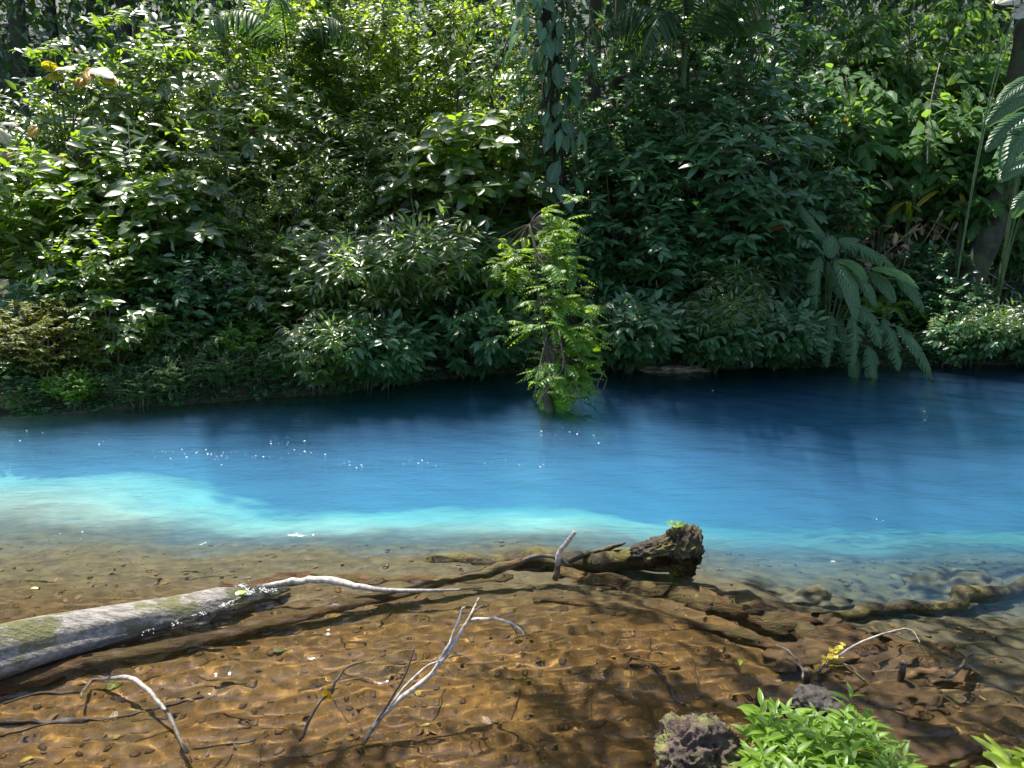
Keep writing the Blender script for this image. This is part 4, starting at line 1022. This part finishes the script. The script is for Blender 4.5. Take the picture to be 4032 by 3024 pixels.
# what continues of it below the water, and the thin sunken trunk beside it
one('sunken_log', rod('s', None, [at(880, 2395, -0.26), at(1150, 2350, -0.26), at(1500, 2345, -0.25), at(1800, 2345, -0.24), at(2000, 2330, -0.29)], [0.09, 0.10, 0.10, 0.08, 0.05], 14, seed=4, jit=0.08), M['sunkwood'], 'broad brown sunken trunk under water past the tip of the grey log', 'log')
one('sunken_log', rod('s', None, [at(-300, 2800, -0.10), at(150, 2690, -0.08), at(700, 2560, -0.075), at(1200, 2440, -0.07), at(1650, 2330, -0.05), at(1900, 2255, -0.01), at(2060, 2210, 0.03)], [0.075, 0.07, 0.06, 0.05, 0.042, 0.035, 0.025], 10, seed=5, jit=0.08), M['sunkwood'], 'long thin orange brown trunk just under water below the grey log', 'log')
one('sunken_log', rod('s', None, [at(2200, 2310, -.27), at(2500, 2370, -.25), at(2780, 2425, -.22), at(3020, 2490, -.20), at(3260, 2560, -.19), at(3500, 2620, -.20), at(3760, 2690, -.23)], [.07, .11, .14, .15, .14, .12, .08], 18, seed=16, jit=0.10, sub=6), M['sunkwood'], 'broad orange brown sunken trunk running from the root stump down to the right', 'log')
one('sunken_log', rod('s', None, [at(3180, 2480, -.30), at(3500, 2420, -.26), at(3800, 2360, -.24), at(4080, 2290, -.28)], [.04, .06, .065, .045], 14, seed=17, jit=0.10, sub=5), M['mosswood'], 'dim sunken trunk slanting up to the right edge under the hazy water', 'log')
one('sunken_log', rod('s', None, [at(2100, 2420, -.22), at(2500, 2470, -.20), at(2900, 2560, -.19), at(3100, 2640, -.20)], [.03, .05, .05, .03], 12, seed=18, jit=0.12, sub=5), M['sunkwood'], 'thinner sunken trunk in the brown shallows below the broad sunken trunk', 'log')
# mossy half-sunken trunk ending in a root stump
one('sunken_log', rod('s', None, [at(1660, 2250, -0.28), at(1900, 2240, -0.24), at(2200, 2240, -0.20), at(2450, 2230, -0.165), at(2680, 2195, -0.07)], [0.06, 0.09, 0.10, 0.10, 0.10], 14, seed=6, jit=0.12), M['mosswood'], 'dark mossy half sunken trunk running to the root stump', 'log')
st = thing('root_stump', 'ragged mossy root stump rising from the water with a tiny fern on top', 'stump', at(2690, 2180, 0.0))
me = root_lump('root', M['mosswood'], None, (0.125, 0.10, 0.18), 9, 0.55, 5, 1.7, True); o = link('root', me, st); o.location = (0, 0, 0.02)
me = root_lump('root', M['mosswood'], None, (0.19, 0.09, 0.075), 12, 0.55, 5, 1.9, True); o = link('root', me, st); o.location = (-0.17, 0.0, 0.03); o.rotation_euler = (0, -0.35, 0)
F, S2 = MB(), MB(); rg = np.random.default_rng(3)
tp0 = np.array(pt(2660, 2080, at(2690, 2180, 0).y) - at(2690, 2180, 0)) + np.array([0, 0, 0.0])
for k in range(7):
    an = k * 0.9; frond_geo(F, S2, rg, bez(tp0, tp0 + np.array([math.cos(an) * .03, math.sin(an) * .03, .05]), tp0 + np.array([math.cos(an) * .07, math.sin(an) * .07, .035]), 5), 0.028, 8, TPL['lo2'], 1.2, 0.0015)
F.build('tiny_fern', M['herb'], st)
# curved bleached branch
one('curved_branch', rod('c', None, [at(1020, 2318, -0.05), at(1040, 2312, 0.0), at(1120, 2290, 0.035), at(1220, 2280, 0.055), at(1310, 2285, 0.06), at(1400, 2310, 0.04), at(1520, 2325, 0.02), at(1700, 2325, 0.01), at(1900, 2318, -0.02)], [0.014, 0.017, 0.020, 0.022, 0.023, 0.019, 0.015, 0.011, 0.007], 10, seed=7), M['whitewood'], 'curved bleached branch lying above the water right of the grey log', 'branch')
sb = thing('broken_stick', 'short broken stick standing upright by the half sunken trunk', 'stick', at(2190, 2225, 0.0))
P0 = at(2190, 2225, 0.0)
rod('s', None, [Vector((0, 0, -0.15)), pt(2200, 2190, P0.y) - P0, pt(2232, 2140, P0.y - .02) - P0, pt(2266, 2092, P0.y - .05) - P0], [0.02, 0.018, 0.016, 0.014], 8, seed=9).build('shaft', M['whitewood'], sb)
one('dark_twig', rod('s', None, [at(2240, 2215, -0.02), pt(2330, 2180, 4.85), pt(2400, 2155, 4.85), pt(2462, 2138, 4.85)], [0.016, 0.022, 0.024, 0.005], 8, seed=10, jit=0.15), M['darkwood'], 'dark splintered twig jutting right from the half sunken trunk', 'twig')
one('sunken_branch', rod('s', None, [at(1900, 2290, -0.06), at(2000, 2240, 0.0), at(2090, 2195, 0.035), at(2180, 2190, 0.03), at(2260, 2240, -0.02)], [0.012, 0.014, 0.016, 0.014, 0.010], 7, seed=11), M['darkwood'], 'dark crooked branch across the middle of the half sunken trunk', 'branch')
# forked bare branch in front
fb0 = at(1478, 2850, 0.0)
fbt = thing('forked_branch', 'bare forked branch with pale bark standing out of the shallows', 'branch', fb0)
def fbp(px, py, dy): return pt(px, py, fb0.y + dy) - fb0
rod('s', None, [Vector((-0.05, -0.06, -0.12)), Vector((0, 0, 0)), fbp(1580, 2750, .05), fbp(1680, 2670, .1), fbp(1740, 2600, .15), fbp(1800, 2510, .2), fbp(1850, 2430, .25), fbp(1868, 2390, .28), fbp(1886, 2354, .3)], [0.012, 0.012, 0.0115, 0.011, 0.010, 0.009, 0.007, 0.005, 0.003], 8, seed=12).build('limb', M['whitewood'], fbt)
for nm, pl, r0 in (('twig', ((1852, 2428, .25), (1880, 2395, .27), (1908, 2384, .3)), .006), ('twig', ((1720, 2620, .14), (1770, 2530, .18), (1808, 2440, .22), (1818, 2400, .24), (1832, 2390, .25)), .008), ('twig', ((1815, 2418, .23), (1845, 2412, .25)), .004),
                   ('arching_twig', ((1848, 2445, .25), (1900, 2436, .2), (1970, 2440, .12), (2010, 2452, .08), (2050, 2480, .05), (2064, 2500, .03)), .008), ('twig', ((2010, 2452, .08), (2025, 2480, .06), (2045, 2520, .03)), .004), ('twig', ((2015, 2450, .08), (2055, 2470, .06), (2075, 2515, .02)), .003),
                   ('twig', ((1478, 2850, 0), (1560, 2720, .03), (1610, 2620, .05), (1632, 2545, .07)), .006), ('twig', ((1500, 2830, 0), (1590, 2710, .05), (1670, 2630, .1), (1730, 2600, .14)), .007), ('twig', ((1760, 2580, .16), (1800, 2625, .1), (1835, 2645, .02)), .003),
                   ('twig', ((1730, 2610, .14), (1790, 2660, .06), (1800, 2670, .0)), .003), ('twig', ((1770, 2588, .16), (1815, 2578, .1), (1850, 2600, .06)), .004), ('twig', ((1620, 2720, .07), (1660, 2760, .02)), .003)):
    P = [fbp(*q) for q in pl]
    rod('t', None, P, np.linspace(r0, r0 * 0.5, len(P)), 6, seed=len(P)).build(nm, M['whitewood' if 'arch' in nm or r0 > .0065 else 'darkwood'], fbt)
# thin dark twig with a yellow leaf on it
tw0 = at(1195, 2890, 0.0)
def twp(px, py, dy): return pt(px, py, tw0.y + dy)
one('dark_twig', rod('s', None, [at(1180, 2930, -0.05), tw0, twp(1240, 2790, .05), twp(1300, 2720, .1), twp(1330, 2670, .13), twp(1370, 2625, .16), twp(1440, 2605, .2)], [.007, .007, .007, .007, .006, .005, .003], 6, seed=13), M['darkwood'], 'thin dark twig slanting out of the shallows behind the yellow leaf', 'twig')
def leafobj(name, p, L, mat, label, d, up, tpl='ovate', cat='leaf', group=None, tint=0.5):
    b = MB(); b.add_many(TPL[tpl], frames(np.array(d, float)[None], np.array(up, float)[None], [L]), np.zeros((1, 3)), np.array([tint]))
    o = b.build(name, M[mat]); o.location = p
    return tag(o, label, cat, group)
leafobj('yellow_leaf', twp(1282, 2712, .08), 0.075, 'orange', 'yellow leaf caught on the thin dark twig', (0.15, 0, -1), (0, -1, .3))
# bent bleached stick
bs = [at(320, 2752, -0.02), pt(360, 2715, 3.30), pt(430, 2678, 3.28), pt(510, 2668, 3.22), pt(560, 2700, 3.16), pt(640, 2785, 3.05), pt(690, 2870, 2.95), at(738, 2968, -0.02)]
one('bent_stick', rod('s', None, bs, [.007, .010, .0115, .012, .0115, .011, .010, .009], 8, seed=14), M['whitewood'], 'bent white stick arching out of the shallows at the lower left', 'stick')
for k, (pl, r, lab) in enumerate(((((0, 2900), (200, 2890), (400, 2880), (640, 2830), (800, 2780)), .010, 'thin dark sunken stick crossing under the bent white stick'), (((20, 2830), (140, 2790), (330, 2770)), .012, 'dark sunken stick running left from the foot of the bent white stick'),
                                  (((-20, 2950), (230, 2890), (420, 2885)), .008, 'thin sunken stick at the lower left corner'), (((760, 2995), (900, 2980), (1010, 2955)), .006, 'small twig at the bottom edge right of the bent white stick'), (((2560, 2660), (2620, 2740), (2690, 2830)), .012, 'dark sunken twig left of the leafy clump'))):
    one('sunken_stick', rod('s', None, [at(px, py, float(ground_z(at(px, py, -.12).x, at(px, py, -.12).y)) + r * 0.8) for px, py in pl], [r] * len(pl), 7, seed=30 + k), M['darkwood'], lab, 'stick')
# twigs and stubs at the right
a0 = at(3228, 2630, 0.0)
one('arched_twig', rod('s', None, [at(3225, 2640, -0.03)] + [pt(px, py, a0.y + dy) for px, py, dy in ((3290, 2590, .08), (3360, 2545, .15), (3420, 2515, .2), (3500, 2490, .28), (3560, 2475, .32), (3600, 2490, .3), (3622, 2530, .2))], [.005, .006, .006, .005, .0045, .004, .003, .002], 6, seed=40), M['whitewood'], 'long arched pale twig beside the yellow round leaves', 'twig')
one('arched_twig', rod('s', None, [at(3215, 2655, -0.03)] + [pt(px, py, a0.y + dy) for px, py, dy in ((3250, 2630, .05), (3300, 2622, .08), (3340, 2640, .05), (3375, 2680, .0), (3400, 2695, -.04))], [.007, .007, .007, .006, .005, .004], 6, seed=41), M['whitewood'], 'short arched pale twig under the yellow round leaves', 'twig')
one('white_twig', rod('s', None, [pt(px, py, a0.y + dy) for px, py, dy in ((3055, 2560, .25), (3095, 2575, .2), (3130, 2610, .12), (3155, 2650, .02), (3165, 2690, -.05))], [.005, .007, .008, .009, .010], 6, seed=42), M['whitewood'], 'small curved white twig left of the yellow round leaves', 'twig')
for (px, py, h, lab) in ((3175, 2670, .05, 'short black stub between the white twig and the yellow leaves'), (3552, 2640, .055, 'short black stub standing on the silted rocks at the right')):
    q = at(px, py, 0); one('stub', rod('s', None, [q + Vector((0, 0, -.2)), q, q + Vector((.0, 0, h * .6)), q + Vector((-.006, 0, h))], [.019, .016, .015, .011], 8, seed=43, jit=.12), M['darkwood'], lab, 'stub')
one('dark_twig', rod('s', None, [at(3700, 2680, -.05), at(3750, 2660, .0), pt(3800, 2620, 3.5), pt(3830, 2585, 3.52)], [.010, .010, .008, .004], 6, seed=44), M['darkwood'], 'dark twig poking up near the right edge', 'twig')
F, S2 = MB(), MB(); rg = np.random.default_rng(6)
yl = thing('yellow_leaved_twig', 'spray of small round bright yellow leaves over the silted rocks', 'twig', a0)
S2.tube([(0, 0, -.05), pt(3260, 2590, a0.y + .05) - a0, pt(3300, 2545, a0.y + .1) - a0], 0.003, 5)
for (px, py) in ((3296, 2543), (3318, 2543), (3280, 2556), (3300, 2560), (3312, 2556), (3270, 2572), (3290, 2572), (3312, 2578), (3255, 2585), (3278, 2590), (3262, 2598), (3300, 2592), (3245, 2600), (3280, 2608), (3296, 2606), (3310, 2612), (3270, 2615), (3262, 2632), (3244, 2640), (3275, 2640), (3205, 2660), (3264, 2662), (3220, 2634)):
    e = np.array(pt(px, py, a0.y + .07 + rg.uniform(-.03, .03)) - a0)
    F.add_many(leaf_tpl(3, 0.95, .1, .05, .5), frames(np.array([[rg.normal(), rg.normal(), 0.1]]), np.array([[rg.normal(0, .15), -.5, 1.0]]), [0.034]), e[None], np.array([rg.random() * .8]))
F.build('foliage', M['yellow'], yl); S2.build('stem', M['darkwood'], yl)

# stones
o = link('rough_rock', root_lump('rough_rock', M['lava'], None, (0.175, 0.16, 0.15), 21, 0.48, 6, 1.5, True)); o.location = at(2755, 2985, 0.08); o.rotation_euler = (0, 0.35, 0.3)
tag(o, 'big rough purplish rock with pits at the bottom, left of the leafy clump', 'rock')
o = link('dark_stone', root_lump('dark_stone', M['darkrock'], None, (0.115, 0.09, 0.075), 23, 0.3, 5, 1.8)); o.location = at(3215, 2775, 0.02); tag(o, 'dark pitted stone breaking the water behind the leafy clump', 'rock')
BL = ((3250, 2560, .38, .20, .14, -.10, .35, 'orange silted rock under the yellow round leaves'), (3420, 2570, .26, .16, .13, -.10, -.3, 'silted rock right of the yellow round leaves'),
      (3560, 2600, .40, .16, .13, -.10, .45, 'long silted rock under the right black stub'), (3330, 2680, .22, .15, .12, -.08, .2, 'silted rock between the two black stubs'), (3120, 2740, .16, .12, .10, -.06, -.2, 'silted rock left of the dark pitted stone'),
      (3520, 2760, .24, .15, .12, -.10, .1, 'wide silted rock right of the leafy clump top'), (3440, 2860, .22, .12, .10, -.08, -.1, 'silted rock beside the leafy clump at the lower right'), (3730, 2650, .16, .10, .09, -.09, .3, 'small silted rock near the right edge'),
(3180, 2330, .30, .18, .16, -.22, .1, 'pale sunken rock in the haze right of the root stump'), (3780, 2280, .50, .22, .18, -.30, .05, 'long pale sunken rock near the right edge'),
(3560, 2960, .40, .16, .10, -.07, .1, 'flat orange silted rock at the bottom right'))
for k, (px, py, sx, sy, sz, z, rz, lab) in enumerate(BL):
    o = link('sunken_rock', root_lump('sunken_rock', M['boulder'] if py > 2400 else M['siltrock'], None, (sx, sy, sz), 50 + k, 0.40, 5, 1.7)); q = at(px, py, z); q.z = float(ground_z(q.x, q.y)) + sz * 0.05; q.z = min(q.z, -0.05 - sz * 1.1) - (0.08 if py < 2400 else 0); o.location = q; o.rotation_euler = (0, 0, rz); tag(o, lab, 'rock')
# pebbles on the bed
rg = np.random.default_rng(12); P = MB()
import bmesh
bm = bmesh.new(); bmesh.ops.create_icosphere(bm, subdivisions=1, radius=1.0)
pv = np.array([v.co[:] for v in bm.verts]); pf = [[v.index for v in f.verts] for f in bm.faces]; bm.free()
ptp = (pv, np.fromiter((i for f in pf for i in f), np.int32), np.full(len(pf), 3, np.int32), np.zeros((len(pv), 2)))
n = 3000
y = rg.uniform(2.3, 5.6, n); x = rg.uniform(-1, 1, n) * (0.75 * y + 0.3)
k = fbm(x * 1.1, y * 1.1, 71, 3) + 0.25 * rg.random(n) > 0.55
x, y = x[k], y[k]; n = len(x)
s = 0.006 + 0.016 * rg.random(n) ** 3; a = rg.uniform(0, 6.28, n)
Mx = np.zeros((n, 3, 3)); Mx[:, 0, 0] = np.cos(a) * s * 1.3; Mx[:, 1, 0] = np.sin(a) * s * 1.3; Mx[:, 0, 1] = -np.sin(a) * s; Mx[:, 1, 1] = np.cos(a) * s; Mx[:, 2, 2] = s * .55
P.add_many(ptp, Mx, np.stack([x, y, ground_z(x, y) + s * .2], -1), rg.random(n))
pb = P.build('pebbles', M['pebble']); struct(pb, 'stuff'); pb['label'] = 'small stones scattered on the river bed'; pb.cycles.is_caustics_receiver = True
rg = np.random.default_rng(13); F = MB()
n = 520; y = rg.uniform(2.4, 4.6, n); x = rg.uniform(-1, 1, n) * (0.72 * y + 0.2)
ax = rg.normal(0, 1, (n, 3)); ax[:, 2] *= .08
F.add_many(TPL['ovate'], frames(ax, np.tile([0, 0, 1.0], (n, 1)) + rg.normal(0, .2, (n, 3)), rg.uniform(.015, .05, n)), np.stack([x, y, ground_z(x, y) + .012], -1), rg.random(n))
for k in range(90):
    a_ = np.array([rg.uniform(-2.4, 2.2), rg.uniform(2.5, 4.4), 0]); d_ = rg.normal(0, .12, 3) + np.array([.05, 0, 0]); c_ = a_ + d_
    a_[2] = ground_z(a_[0], a_[1]) + .008; c_[2] = ground_z(c_[0], c_[1]) + .012; F.tube([a_, c_], .0035, 4, 0.3)
bl = F.build('bed_litter', leaf_material('sunken_litter', (0.05, 0.028, 0.012), (0.20, 0.12, 0.035), (0.1, 0.05, 0.02), rough=0.7, trans=0.1)); struct(bl, 'stuff'); bl['label'] = 'small dead leaves and twigs on the river bed'
# sunken dead leaves on the bed
rg = np.random.default_rng(14)
SL = ((1900, 2860, 'red brown sunken leaf in front of the forked branch', 'dry', .07), (1700, 2900, 'yellow sunken leaf near the foot of the forked branch', 'yellow', .06), (1290, 2560, 'pale sunken leaf left of the forked branch top', 'pale', .05), (1420, 2540, 'yellow sunken leaf left of the forked branch', 'orange', .05), (430, 2770, 'long yellow green sunken leaf under the bent white stick', 'golden', .14),
      (2060, 2700, 'small yellow sunken leaf right of the forked branch', 'yellow', .04), (2480, 2590, 'tiny orange sunken leaf in the brown shallows', 'orange', .03), (450, 2850, 'reddish sunken leaf left of the bent white stick', 'dry', .06), (1080, 2620, 'sunken yellowish leaf right of the bent white stick', 'golden', .08))
for px, py, lab, mt, L in SL:
    p = at(px, py, -.13); p.z = float(ground_z(p.x, p.y)) + .012; p = at(px, py, p.z)
    leafobj('sunken_leaf', p, L, mt, lab, (rg.normal(), rg.normal(), 0.05), (rg.normal(0, .2), -.1, 1))
# floating leaves
for px, py, L, mt, lab, d in ((915, 2345, .09, 'lime', 'bright green leaf stranded at the tip of the grey log', (1, .55, .25)), (120, 2316, .045, 'lime', 'yellow green leaf floating behind the grey log', (1, .1, .1)), (2915, 2592, .06, 'lime', 'thin curved yellow green leaf floating left of the white twig', (-.3, -1, .15)),
                              (3270, 2212, .045, 'pale', 'white leaf floating in the haze right of the root stump', (1, .2, .1)), (3990, 2502, .045, 'golden', 'small yellow leaf floating at the right edge', (1, 0, .05)), (2740, 2352, .05, 'golden', 'dull green leaf floating right below the root stump', (.3, 1, .1)), (870, 2325, .05, 'bright', 'small green leaf stuck behind the tip of the grey log', (1, .6, .3))):
    leafobj('floating_leaf', at(px, py, 0.012), L, mt, lab, d, (0, -.35, 1), 'ell')
# froth at the log tip; dots along the current stand in for sun glitter
import itertools
rg = np.random.default_rng(19); P = MB(); pts_ = []
LW = sorted(LOGW)
LW = [q for q in LW if q[0] > LW[len(LW) // 3][0]]
for t in rg.random(420):
    q = Vector(LW[int(t * len(LW))]) + Vector(rg.normal(0, .02, 3)); pts_.append((q.x + rg.normal(0, .012), q.y + rg.normal(0, .012), rg.uniform(.0, .012), rg.uniform(.0012, .0042)))
for t in rg.random(40):
    q = at(1020 + 70 * t, 2325 + rg.normal(0, 6)); pts_.append((q.x, q.y, .004, rg.uniform(.002, .006)))
for (px, py, n_) in ((60, 1715, 10), (20, 1700, 6), (190, 1765, 4), (380, 1735, 8), (530, 1768, 12), (700, 1780, 16), (860, 1790, 26), (1000, 1800, 14), (1120, 1745, 12), (1190, 1790, 16), (1385, 1830, 16), (1570, 1820, 8), (1700, 1825, 14), (1920, 1835, 10), (2105, 1823, 12), (2195, 1708, 26), (2340, 1725, 5), (1130, 1730, 8), (250, 2105, 8), (290, 2388, 5), (2850, 1540, 3), (3680, 1640, 4), (3420, 2050, 4), (1480, 2220, 7)):
    for m_ in range(n_):
        q = at(px + rg.normal(0, 60), py + rg.normal(0, 11)); pts_.append((q.x, q.y, .004, (.0015 + .006 * rg.random() ** 3) * q.y / 6))
pts_ = np.array(pts_); n = len(pts_)
P.add_many(ptp, np.einsum('n,ij->nij', pts_[:, 3], np.diag([1.2, 1.0, .7])), pts_[:, :3], np.zeros(n))
fo = P.build('foam_glitter', M['foam_glitter']); struct(fo, 'stuff'); fo['label'] = 'white froth by the log and specks imitating sun glitter on the water'

# ---- leafy clump on the near bank, corner plant
rg = np.random.default_rng(33); F, St = MB(), MB()
c0 = at(3270, 2960, 0.12); cz = float(ground_z(c0.x, c0.y)); C0 = np.array([c0.x, c0.y, 0.02])
lc = thing('leafy_clump', 'bright green leafy clump on the near bank at the lower right', 'plant', C0)
HT = [(px, py) for px in range(2960, 3560, 46) for py in range(2850, 3120, 34)]
HT += [(3000, 2740), (3120, 2790), (3350, 2750), (3200, 2810), (3020, 2800), (3340, 2800), (3400, 2820), (3060, 2780), (3440, 2860), (3160, 2850)]
for (px, py) in HT:
    px += rg.normal(0, 14); py += rg.normal(0, 12)
    if px > 3440 and py < 2900: continue
    h = 0.10 + 0.20 * rg.random() * (1 if py > 2850 else 0.5) + (0.10 if py < 2820 else 0)
    top = np.array(at(px, py, h)) - C0
    base = np.array([top[0] * 0.8 + rg.normal(0, .03), top[1] * 0.8 + rg.normal(0, .03) + .02, -0.03])
    p = bez(base, (base + top) / 2 + rg.normal(0, .02, 3), top, 5)
    St.tube(p, [.003, .003, .0025, .002, .0015], 5)
    nl = int(rg.integers(9, 14)); k = np.arange(nl); u = 1 - (k / nl) ** 1.3 * 0.6
    an = k * math.pi / 2 + (k // 2) * 0.35 + rg.uniform(0, 6)
    T = np.array([np.interp(u, np.linspace(0, 1, 5), [q[j] for q in p]) for j in range(3)]).T
    el = 0.95 - 0.95 * (k / nl)
    ax = np.stack([np.cos(an), np.sin(an), el], -1) + rg.normal(0, .12, (nl, 3))
    sz = 0.098 * (0.45 + 0.55 * np.minimum(1, k / 4)) * rg.uniform(.8, 1.2, nl)
    F.add_many(leaf_tpl(5, 0.30, .35, .32, .42), frames(ax, np.tile([0, 0, 1.0], (nl, 1)) + rg.normal(0, .15, (nl, 3)), sz), T, np.clip(rg.beta(2.4, 2.2, nl) * .86 + (rg.random(nl) < .02) * .4, 0, 1))
F.build('foliage', M['herb'], lc); St.build('stem', M['green_stem'], lc)
# lobed leaves in the corner
def lobed(L, seed):
    pts = []
    lob = ((-2.35, .50), (-1.55, .78), (-0.8, .95), (0, 1.0), (0.8, .95), (1.55, .78), (2.35, .50))
    V, UV, FC = [(0, 0, 0)], [(0.5, 0)], []
    rgk = np.random.default_rng(seed); ring = []
    for i, (a, r) in enumerate(lob):
        for da, rr in ((-.32, .50), (-.18, .80), (0, 1.0), (.18, .80), (.32, .50)):
            q = r * rr * (1 + rgk.normal(0, .03)); z = -0.28 * q * q + 0.05 * math.cos(da * 8)
            mid = 0.5
            ring.append((math.sin(a + da) * q, math.cos(a + da) * q, z))
    for p in ring:
        V.append(tuple(np.array(p) * np.array((.5, .5, .32)) + np.array((0, 0, .015)))); UV.append((.3, .5))
    for p in ring: V.append(p); UV.append((.2, 1))
    n_ = len(ring)
    for k in range(n_ - 1):
        FC += [(0, 1 + k + 1, 1 + k), (1 + k, 1 + k + 1, 1 + n_ + k + 1, 1 + n_ + k)]
    return np.array(V) * L, FC, np.array(UV)
p0 = pt(3985, 2965, 2.62); cb = (p0.x + 0.12, p0.y - 0.35, float(ground_z(p0.x + .12, p0.y - .35)))
cpn = thing('lobed_leaf_plant', 'lime green plant with large lobed leaves in the bottom right corner', 'plant', cb)
for k, (px, py, Y, L, rx_, ry_, rz) in enumerate(((3975, 2985, 2.60, 0.145, -.50, .1, 0.95), (4010, 3070, 2.45, .15, -.3, -.1, 0.2), (4130, 3000, 2.5, .17, -.4, 0, 2.0))):
    b = MB(); V, FC, UV = lobed(L, k); b.add(V, FC, UV, 0.4)
    lo_ = b.build('leaf', M['lime'], cpn); q = pt(px, py, Y) - Vector(cb); lo_.location = q; lo_.rotation_euler = (-rx_, ry_, rz)
    s_ = MB(); s_.tube(bez((0, 0, -.05), (q.x * .3, q.y * .3, q.z), tuple(q), 7), .004, 6); s_.build('stalk', M['green_stem'], cpn)
o = leafobj('small_sprout', at(3740, 3018, .02), .05, 'herb', 'tiny green sprout at the bottom edge near the corner leaves', (1, .1, .5), (0, -.3, 1), 'lance')

NEARBOUGH = ((-0.9, 6.3, 5.6, 10, 0.4), (0.2, 6.4, 5.7, 13, 0.4), (1.0, 6.4, 5.7, 8, 0.3), (-2.3, 4.35, 4.9, 9, 0.26), (-0.95, 4.75, 5.0, 26, 0.24), (-0.5, 5.1, 5.1, 12, 0.2), (0.9, 4.5, 5.0, 26, 0.34), (1.9, 4.9, 5.2, 26, 0.42), (1.2, 5.7, 5.4, 18, 0.4), (2.4, 4.1, 4.8, 12, 0.4))
# (x, y, z) of bough ends, sprays, radius
OVERHANG = ((3.9, 7.4, 6.4, 10, 0.8), (5.2, 7.0, 6.2, 12, 0.9), (4.4, 9.4, 7.4, 12, 0.6), (1.0, 9.6, 8.2, 15, 0.55), (2.5, 8.3, 7.6, 14, 0.6), (2.4, 6.2, 5.9, 16, 0.5), (1.7, 6.7, 5.9, 14, 0.5), (3.2, 5.7, 5.7, 14, 0.5))
for o_ in list(COL.objects)[_n0:]: o_.cycles.is_caustics_receiver = True
# ---- tree leaning over the water from the right, boughs above the picture
ot = thing('overhanging_tree', 'leafy tree on the right bank, boughs reaching over the water above the picture', 'tree', (9.6, 12.2, float(ground_z(9.6, 12.2))))
TR, CR = MB(), MB(); rg = np.random.default_rng(55)
tp = bez((0, 0, -.3), (-.3, -.5, 5), (-1.4, -1.6, 9.0), 10); TR.tube(tp, np.linspace(.28, .14, 10), 9)
for (x, y, z, n_, r) in OVERHANG:
    e = np.array([x - 9.6, y - 12.2, z - 1.0]); b_ = bez(tp[6], (tp[8] + e) / 2 + np.array([0, 0, .6]), e, 9); TR.tube(b_, np.linspace(.10, .03, 9), 6)
    for k in range(n_):
        q = e + rg.normal(0, 1, 3) * np.array([r, r, r * .35]); j = b_[int(rg.integers(5, 9))]
        dv = q - j; ln = np.linalg.norm(dv); st_ = q - dv / ln * min(ln, .6); TR.tube([j, st_], [.012, .006], 3)
        spray(CR, TR, rg, st_, q, 9, .17, TPL['lo2'], .4)
CR.build('crown', M['broad'], ot); TR.build('trunk', M['trunk'], ot)
ot = thing('overhanging_tree', 'leafy tree on the near bank beside the viewer, boughs overhead casting shade on the shallows', 'tree', (4.6, 0.4, float(ground_z(4.6, 0.4))))
TR, CR = MB(), MB(); rg = np.random.default_rng(56)
tp = bez((0, 0, -.3), (-.2, .2, 3), (-.8, .8, 6.5), 10); TR.tube(tp, np.linspace(.2, .1, 10), 9)
for (x, y, z, n_, r) in NEARBOUGH:
    e = np.array([x - 4.6, y - 0.4, z - .3]); b_ = bez(tp[6], (tp[8] + e) / 2 + np.array([0, 0, .5]), e, 9); TR.tube(b_, np.linspace(.07, .02, 9), 6)
    for k in range(n_):
        q = e + rg.normal(0, 1, 3) * np.array([r, r * .8, r * .3]); j = b_[int(rg.integers(5, 9))]
        dv = q - j; ln = np.linalg.norm(dv); st_ = q - dv / ln * min(ln, .5); TR.tube([j, st_], [.010, .005], 3)
        spray(CR, TR, rg, st_, q, 9, .16, TPL['lo2'], .4)
CR.build('crown', M['broad'], ot); TR.build('trunk', M['trunk'], ot)
